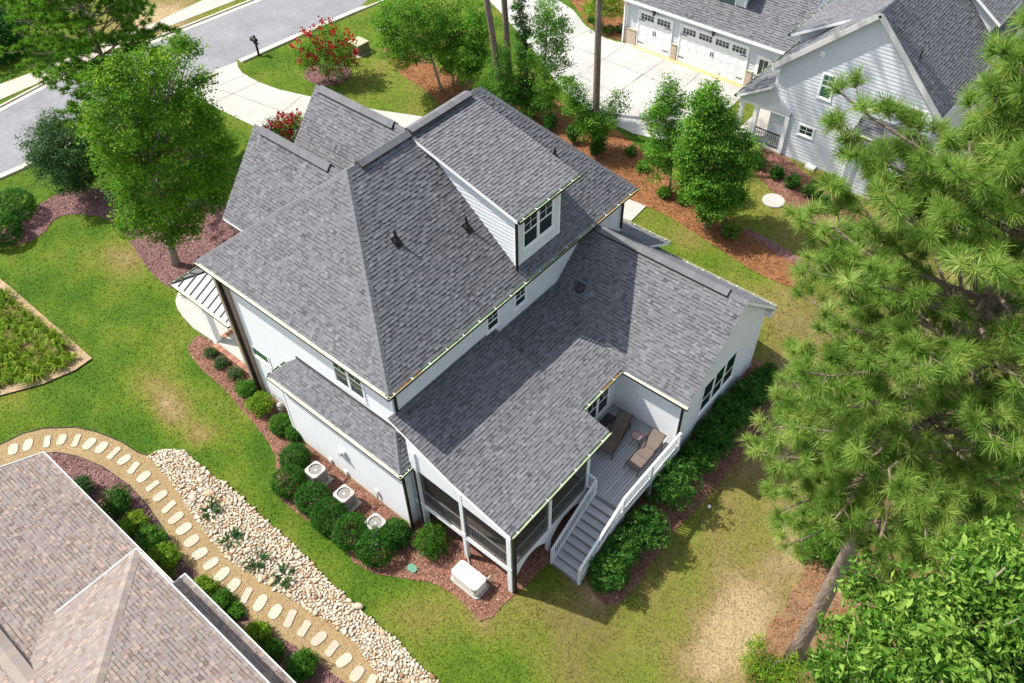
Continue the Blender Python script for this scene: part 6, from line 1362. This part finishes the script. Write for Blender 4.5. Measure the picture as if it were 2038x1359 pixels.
tree('young_tree', 'small pale flowering tree in the straw bed by the garage corner', 'tree', (1200, 60), [(1180, 15, 18), (1205, 10, 18), (1222, 22, 15), (1165, 20, 12), (1240, 25, 14), (1190, -10, 20), (1225, 0, 16)], 4500, .14, l_pale, rt=.05, seed=44)
# big-leaved tree close below the camera: the 300 leaves that show largest are parts
big = [(1690, 1262, 44), (1740, 1215, 66), (1830, 1185, 72), (1920, 1160, 66), (2000, 1130, 66), (2030, 1230, 80), (1950, 1250, 80), (1860, 1270, 84), (1770, 1290, 80), (1670, 1335, 50), (1880, 1350, 90), (1980, 1345, 90), (1790, 1365, 80), (1712, 1128, 16), (2050, 1330, 90), (1900, 1100, 20), (2000, 1060, 24), (1640, 1300, 26)]
bt_ = tree('broadleaf_tree', 'bright green tree with large pointed leaves filling the lower right corner', 'tree', (1850, 1340), big, 200, .2, l_big, bark=m_bark2, rt=.12, seed=45, dist=17.5, depth=1.1, xy=tuple(at(1850, 1260, 13.5)[:2]))
for ch in list(bt_.children):
    if ch.name.startswith('crown'): bpy.data.objects.remove(ch)
rB = np.random.default_rng(77); CB, RB = [], []
for px, py, rp in big:
    dd = unit(ray(px, py)); D = 17.5+rB.uniform(-1, 1)*1.1; CB.append(CC+dd*D); RB.append(rp*D/FOC*.62)
for q in range(70):
    i = int(rB.integers(len(big))); d = unit(rB.normal(0, 1, 3)); CB.append(CB[i]+d*RB[i]*rB.uniform(1.0, 1.6)*np.array([1, 1, .6])); RB.append(RB[i]*rB.uniform(.3, .55))
V, T = leaf_arrays(rB, CB, RB, 17000, .165, sprig=11, squash=.75, sig=.12, aspect=.4, inner=.3, up=.4, spread=.85, stray=.12, weight=1.6)
T = np.clip((T-.46)*1.5+.5, 0, 1)
cen = V.mean(1); nrm = unit(np.cross(V[:, 2]-V[:, 0], V[:, 1]-V[:, 3])); view = unit(CC-cen); pr = proj(cen)
sc = np.abs((nrm*view).sum(1))*np.linalg.norm(V[:, 2]-V[:, 0], axis=1)**2/np.linalg.norm(cen-CC, axis=1)**2
occl = (cen-np.array(CB)[np.argmin(((cen[:, None]-np.array(CB)[None])**2).sum(-1), 1)])@np.array([0, 0, 1.])
sc = np.where((pr[:, 0] > 0) & (pr[:, 0] < 2036) & (pr[:, 1] > 0) & (pr[:, 1] < 1356) & (occl > .1), sc, -1); top = np.argsort(-sc)[:300]; mask = np.ones(len(V), bool); mask[top] = False
crown = leaf_obj('crown', V[mask], T[mask], l_big, bt_); crown['kind'] = 'stuff'
lmes = []
for tn in (.2, .4, .55, .7, .9):
    mb = MB(); P = [(-.5, 0, 0), (-.2, .17, .035), (.15, .2, .03), (.5, 0, -.1), (.15, -.2, .03), (-.2, -.17, .035), (-.2, 0, 0), (.15, 0, 0)]
    for f in ((0, 6, 1), (6, 7, 2, 1), (7, 3, 2), (0, 5, 6), (6, 5, 4, 7), (7, 4, 3)):
        i = len(mb.v); mb.v += [P[q] for q in f]; mb.f.append(tuple(range(i, i+len(f)))); mb.m.append(0); mb.t.append(tn)
    lmes.append(mb.mesh('leaf', l_big))
for q in top:
    o = bpy.data.objects.new('leaf', lmes[int(np.argmin(np.abs(np.array([.2, .4, .55, .7, .9])-T[q])))]); COL.objects.link(o); o.parent = crown
    x = unit(V[q, 2]-V[q, 0]); y = unit(np.cross(nrm[q], x)); z = np.cross(x, y); s = np.linalg.norm(V[q, 2]-V[q, 0])*1.15; c = cen[q]
    if z[2] < 0: z = -z; y = -y
    o.matrix_local = Matrix([[x[a]*s, y[a]*s, z[a]*s, c[a]] for a in range(3)]+[[0, 0, 0, 1]])
tree('understory_tree', 'mid green leafy understory tree behind the big pine trunk', 'tree', (1905, 1130), [(1880, 960, 55), (1950, 985, 60), (1830, 1000, 46), (1990, 1040, 50), (1900, 1040, 50), (1840, 1060, 36), (2010, 960, 50), (1930, 1090, 40), (1780, 1050, 24)], 14000, .13, l_under, rt=.08, seed=46, sig=.2)
tree('understory_tree', 'low leafy sapling left of the big pine trunk at the lawn edge', 'tree', (1640, 1120), [(1620, 1065, 24), (1650, 1085, 22), (1640, 1040, 18), (1610, 1095, 16), (1660, 1110, 16), (1680, 1060, 20), (1720, 1050, 22)], 4500, .12, l_under, rt=.03, seed=47, sig=.12)
tree('sapling', 'yellow green sapling at the foot of the big pine in the bottom corner', 'sapling', (1530, 1345), [(1505, 1285, 16), (1500, 1310, 20), (1530, 1320, 22), (1560, 1340, 24), (1500, 1345, 22), (1540, 1355, 26), (1590, 1350, 24), (1575, 1310, 14)], 5000, .085, l_pale, rt=.02, seed=48, sig=.1)
tree('sapling', 'dense green sapling behind the wing beside the gravel strip', 'sapling', (1690, 520), [(1690, 460, 22), (1675, 480, 18), (1700, 485, 20), (1660, 495, 12), (1690, 440, 14), (1715, 465, 16)], 4500, .1, l_gum, rt=.03, seed=49)
# crape myrtles with red panicles
def blossoms(t, C, R, n, seed, r0=.75):
    r = np.random.default_rng(seed); k = r.choice(len(R), n, p=np.array(R)**2/np.sum(np.array(R)**2)); d = unit(r.normal(0, 1, (n, 3))+np.array([0, 0, .9])); c = np.array(C)[k]+d*(np.array(R)[k]*1.08)[:, None]
    m = 12; i = np.repeat(np.arange(n), m); p = c[i]+d[i]*r.uniform(-.14, .2, (n*m, 1))+r.normal(0, .075, (n*m, 3)); u = unit(r.normal(0, 1, (n*m, 3))); v = unit(np.cross(u, r.normal(0, 1, (n*m, 3)))); s = .075
    V = np.stack([p-u*s, p+v*s, p+u*s, p-v*s], 1); leaf_obj('blossom', V, np.clip(r.normal(.5, .25, n*m), 0, 1), m_red, t)
for base, cl, lab, nb_, sd in (((655, 163), [(648, 62, 20), (622, 82, 24), (680, 85, 24), (602, 102, 18), (645, 105, 30), (690, 110, 22), (660, 125, 26), (612, 122, 20), (702, 125, 12)], 'red flowering crape myrtle in its own mulch ring by the driveway', 120, 61), ((578, 305), [(570, 250, 20), (546, 252, 15), (594, 246, 16), (560, 268, 20), (585, 268, 18)], 'red flowering crape myrtle showing between the two front gables', 70, 62)):
    t = tree('crape_myrtle', lab, 'flowering tree', base, cl, 9000 if sd == 61 else 4500, .12, l_clus, rt=.06, seed=sd, group='red crape myrtles', depth=.7); B = gat(*base)
    C, R = [], []
    for px, py, rp in cl:
        P, D = near(px, py, B[0], B[1]); h = unit(np.array([P[0], P[1], 0.]))
        for s_ in (-1, 0, 1): C.append(P+h*s_*rp*D/FOC*.7); R.append(rp*D/FOC*(1 if s_ == 0 else .75))
    blossoms(t, C, R, nb_, sd)
# ---- shrubs
S = lambda *a, **k: shrub('shrub', *a, **k)
S('round yellow green clipped shrub at the far left edge, the upper of two', 30, 412, 33, l_holly, n=9000, size=.085, seed=1, round_=True, group='clipped shrubs at far left')
S('round green clipped shrub at the far left edge, the lower of two', 6, 462, 30, l_holly, n=9000, size=.085, seed=2, round_=True, group='clipped shrubs at far left')
for i, (px, py, r, lab) in enumerate([(418, 702, 15, 'dark low shrub at the front end of the side mulch bed by the patio'), (440, 722, 18, 'dark low shrub second from the patio in the side mulch bed'), (468, 744, 20, 'dark spreading shrub beside the brown downspouts at the house corner')]):
    S(lab, px, py, r, l_dark, n=1500, size=.07, seed=10+i, group='dark low shrubs by the patio', tall=.8)
for i, (px, py, r, lab, m, rd) in enumerate([(491, 773, 24, 'mid green loose shrub in front of the brick pier', l_under, False), (518, 803, 29, 'bright green upright shrub just past the brick pier', l_pale, False), (560, 845, 21, 'bright round clipped shrub near the gas meter, farther of a pair', l_box, True), (588, 858, 18, 'bright round clipped shrub against the side wall, nearer of a pair', l_box, True),
                                         (587, 910, 27, 'dark clipped round shrub beside the farthest air conditioner', l_holly, True), (575, 958, 32, 'large dark clipped round shrub at the lawn edge left of the air conditioners', l_holly, True), (622, 992, 32, 'clipped hedge shrub in front of the farthest air conditioner', l_holly, True), (655, 1027, 34, 'clipped hedge shrub between the farthest and the middle air conditioners', l_holly, True),
                                         (700, 1058, 36, 'clipped hedge shrub in front of the middle air conditioner', l_holly, True), (748, 1088, 37, 'clipped hedge shrub at the lawn edge in front of the nearest air conditioner', l_holly, True), (785, 1062, 29, 'clipped hedge shrub between the nearest air conditioner and the downspouts', l_holly, True), (858, 1076, 42, 'large loose green shrub against the screened porch', l_box, False)]):
    S(lab, px, py, r, m, n=7000 if rd else 5500, size=.07, seed=20+i, round_=rd, group='shrubs along the side of the house', tall=1.05 if rd else 1.0, zc=.7)
for i, (px, py, r, lab) in enumerate([(1210, 1136, 40, 'glossy laurel at the bottom of the deck stairs, nearest of the row'), (1242, 1083, 42, 'glossy laurel beside the lower deck stairs, second of the row'), (1282, 1048, 46, 'glossy laurel at the top of the deck stairs, third of the row'), (1342, 955, 54, 'large glossy laurel against the deck railing'), (1388, 905, 34, 'dark laurel just right of the wing corner downspout'), (1425, 862, 40, 'dark laurel under the two small wall vents'),
                                      (1458, 815, 40, 'dark laurel below the triple window'), (1492, 782, 34, 'dark laurel near the far end of the wing wall'), (1522, 748, 24, 'small dark laurel at the far corner of the wing')]):
    S(lab, px, py, r*1.2, l_laurel, n=9000, size=.09, seed=40+i, group='laurels along the rear of the house', tall=1.12, zc=.7)
for i, (px, py, r, lab, m) in enumerate([(160, 972, 24, 'small reddish green shrub nearest the top of the tan roof bed', l_dark), (230, 1002, 34, 'dark green shrub in the purple mulch beside the tan roof', l_holly), (262, 1042, 30, 'bright mixed shrub beyond the dark one beside the tan roof', l_pale), (300, 1075, 34, 'green shrub at the corner of the tan roof eave', l_under), (325, 1112, 36, 'yellow green shrub just above the white roof peak', l_pale),
                                         (405, 1170, 24, 'yellow green shrub beside the lower white eave', l_pale), (440, 1196, 26, 'green shrub beside the lower white eave', l_box), (468, 1215, 16, 'small green shrub by the path where the mulch narrows', l_under), (512, 1262, 27, 'leafy shrub halfway along the lower white eave', l_pale), (540, 1295, 22, 'small leafy shrub under the lower white eave', l_box), (600, 1325, 32, 'round bright green shrub at the bottom edge beside the path', l_box)]):
    S(lab, px, py, r, m, n=4200, size=.085, seed=60+i, group='shrubs between the tan roof and the path')
for i, (px, py, r, lab) in enumerate([(1508, 318, 22, 'dark shrub below the grey house porch'), (1546, 341, 18, 'small dark shrub second from the porch of the grey house'), (1579, 360, 19, 'dark round shrub in the middle of the grey house bed'), (1620, 378, 22, 'dark shrub in front of the wall equipment box'), (1642, 405, 19, 'dark shrub at the pine end of the grey house bed')]):
    S(lab, px, py, r, l_holly, n=1800, size=.1, seed=80+i, group='dark shrubs below the grey gable')
for i, (px, py, r, lab) in enumerate([(1095, 246, 16, 'narrow dark holly nearest the roof peak'), (1140, 268, 18, 'narrow dark holly, the middle of three'), (1190, 297, 22, 'narrow dark holly nearest the right roof corner')]):
    S(lab, px, py, r, l_holly, n=2600, size=.1, seed=90+i, group='narrow hollies beside the house', tall=1.9, wide=.7, zc=.5)
for i, (px, py, r, lab) in enumerate([(1178, 39, 8, 'small round shrub in the garage bed, leftmost'), (1190, 50, 8, 'small round shrub in the garage bed nearest the driveway edge'), (1212, 60, 10, 'small dark round shrub in the garage bed behind the pine trunk'), (1237, 57, 10, 'small dark round shrub in the garage bed nearest the brick pier'), (1250, 30, 11, 'dark shrub by the garage corner downspout')]):
    S(lab, px, py, r, l_box if i < 2 else l_holly, n=700, size=.1, seed=100+i, group='small shrubs by the garage', round_=True)
for i, (px, py, r, lab) in enumerate([(1455, 456, 24, 'green shrub in the straw beside the tallest sweetgum trunk'), (1322, 382, 18, 'small green shrub in the straw at the foot of the narrow sweetgum'), (1280, 330, 16, 'small shrub in the straw near the right roof corner'), (1255, 300, 12, 'tiny shrub at the edge of the driveway mulch'), (1360, 395, 16, 'small leafy shrub between the two right sweetgums')]):
    S(lab, px, py, r, l_gum, n=1500, size=.1, seed=110+i, group='shrubs in the pine straw strip')
for i, (px, py, lab) in enumerate([(420, 1020, 'spiky green juniper in the river rocks, farthest of four'), (461, 1074, 'spiky green juniper in the river rocks, second of four'), (514, 1118, 'spiky green juniper in the river rocks, third of four'), (565, 1150, 'spiky green juniper in the river rocks, nearest of four')]):
    P = gat(px, py); t = thing('juniper', lab, 'juniper', tuple(P), 'junipers in the river rocks'); r = np.random.default_rng(130+i); V, T = [], []; mb = MB()
    for q in range(20):
        a = r.uniform(0, 6.28); L = r.uniform(.25, .55); d = np.array([math.cos(a), math.sin(a), r.uniform(.25, .8)]); e = P+d*L; mb.tube([P, e], [.012, .005], 4)
        for j in range(46):
            f = r.uniform(.25, 1.05); c = P+d*L*f; n_ = unit(d+r.normal(0, .6, 3)); u = unit(np.cross(n_, r.normal(0, 1, 3)))*.016; V.append([c-u, c+u, c+n_*.11+u*.3, c+n_*.11-u*.3]); T.append(np.clip(r.normal(.5, .2), 0, 1))
    leaf_obj('foliage', np.array(V), np.array(T), l_juni, t); mb.build('stem', m_bark2, t)
# daylilies
lm = []
for q in range(5):
    r = np.random.default_rng(140+q); V, T = [], []
    for j in range(64):
        a = r.uniform(0, 6.28); L = r.uniform(.3, .6); d = np.array([math.cos(a), math.sin(a), 0]); w = np.array([-d[1], d[0], 0])*r.uniform(.013, .024); b = d*r.uniform(0, .1)+np.array([0, 0, 0]); m_ = b+d*L*.4+np.array([0, 0, L*.75]); e = b+d*L*1.0+np.array([0, 0, L*.55*r.uniform(.3, 1)]); t_ = np.clip(r.normal(.45, .25), 0, 1)
        V += [[b-w, b+w, m_+w, m_-w], [m_-w, m_+w, e+w*.2, e-w*.2]]; T += [t_, t_]
    lm.append(np_mesh('daylily', np.array(V).reshape(-1, 3), np.arange(len(V)*4).reshape(-1, 4), l_lily, T))
r = np.random.default_rng(150); P = np.array(BED['lilyin']); got = []
for _ in range(4000):
    x, y = r.uniform(P[:, 0].min(), P[:, 0].max()), r.uniform(P[:, 1].min(), P[:, 1].max())
    if not in_poly(np.array([x]), np.array([y]), BED['lilyin'])[0] or any((x-a)**2+(y-b)**2 < .52**2 for a, b in got): continue
    q = proj((x, y, -.4))[0]
    if q[0] < -20 or vn1(x*1.5, y*1.5) < -.12: continue
    got.append((x, y))
for x, y in got:
    o = link('daylily', lm[int(r.integers(5))]); s = r.uniform(.75, 1.25); o.location = (x, y, float(gz(x, y))+.04); o.scale = (s, s, s); o.rotation_euler = (0, 0, r.uniform(0, 6.28)); tag(o, 'arching strap-leaved daylily clump in the pebble edged bed at far left', 'daylily', 'daylilies in the left bed')
print('daylilies', len(got), 'objects', len(bpy.data.objects))
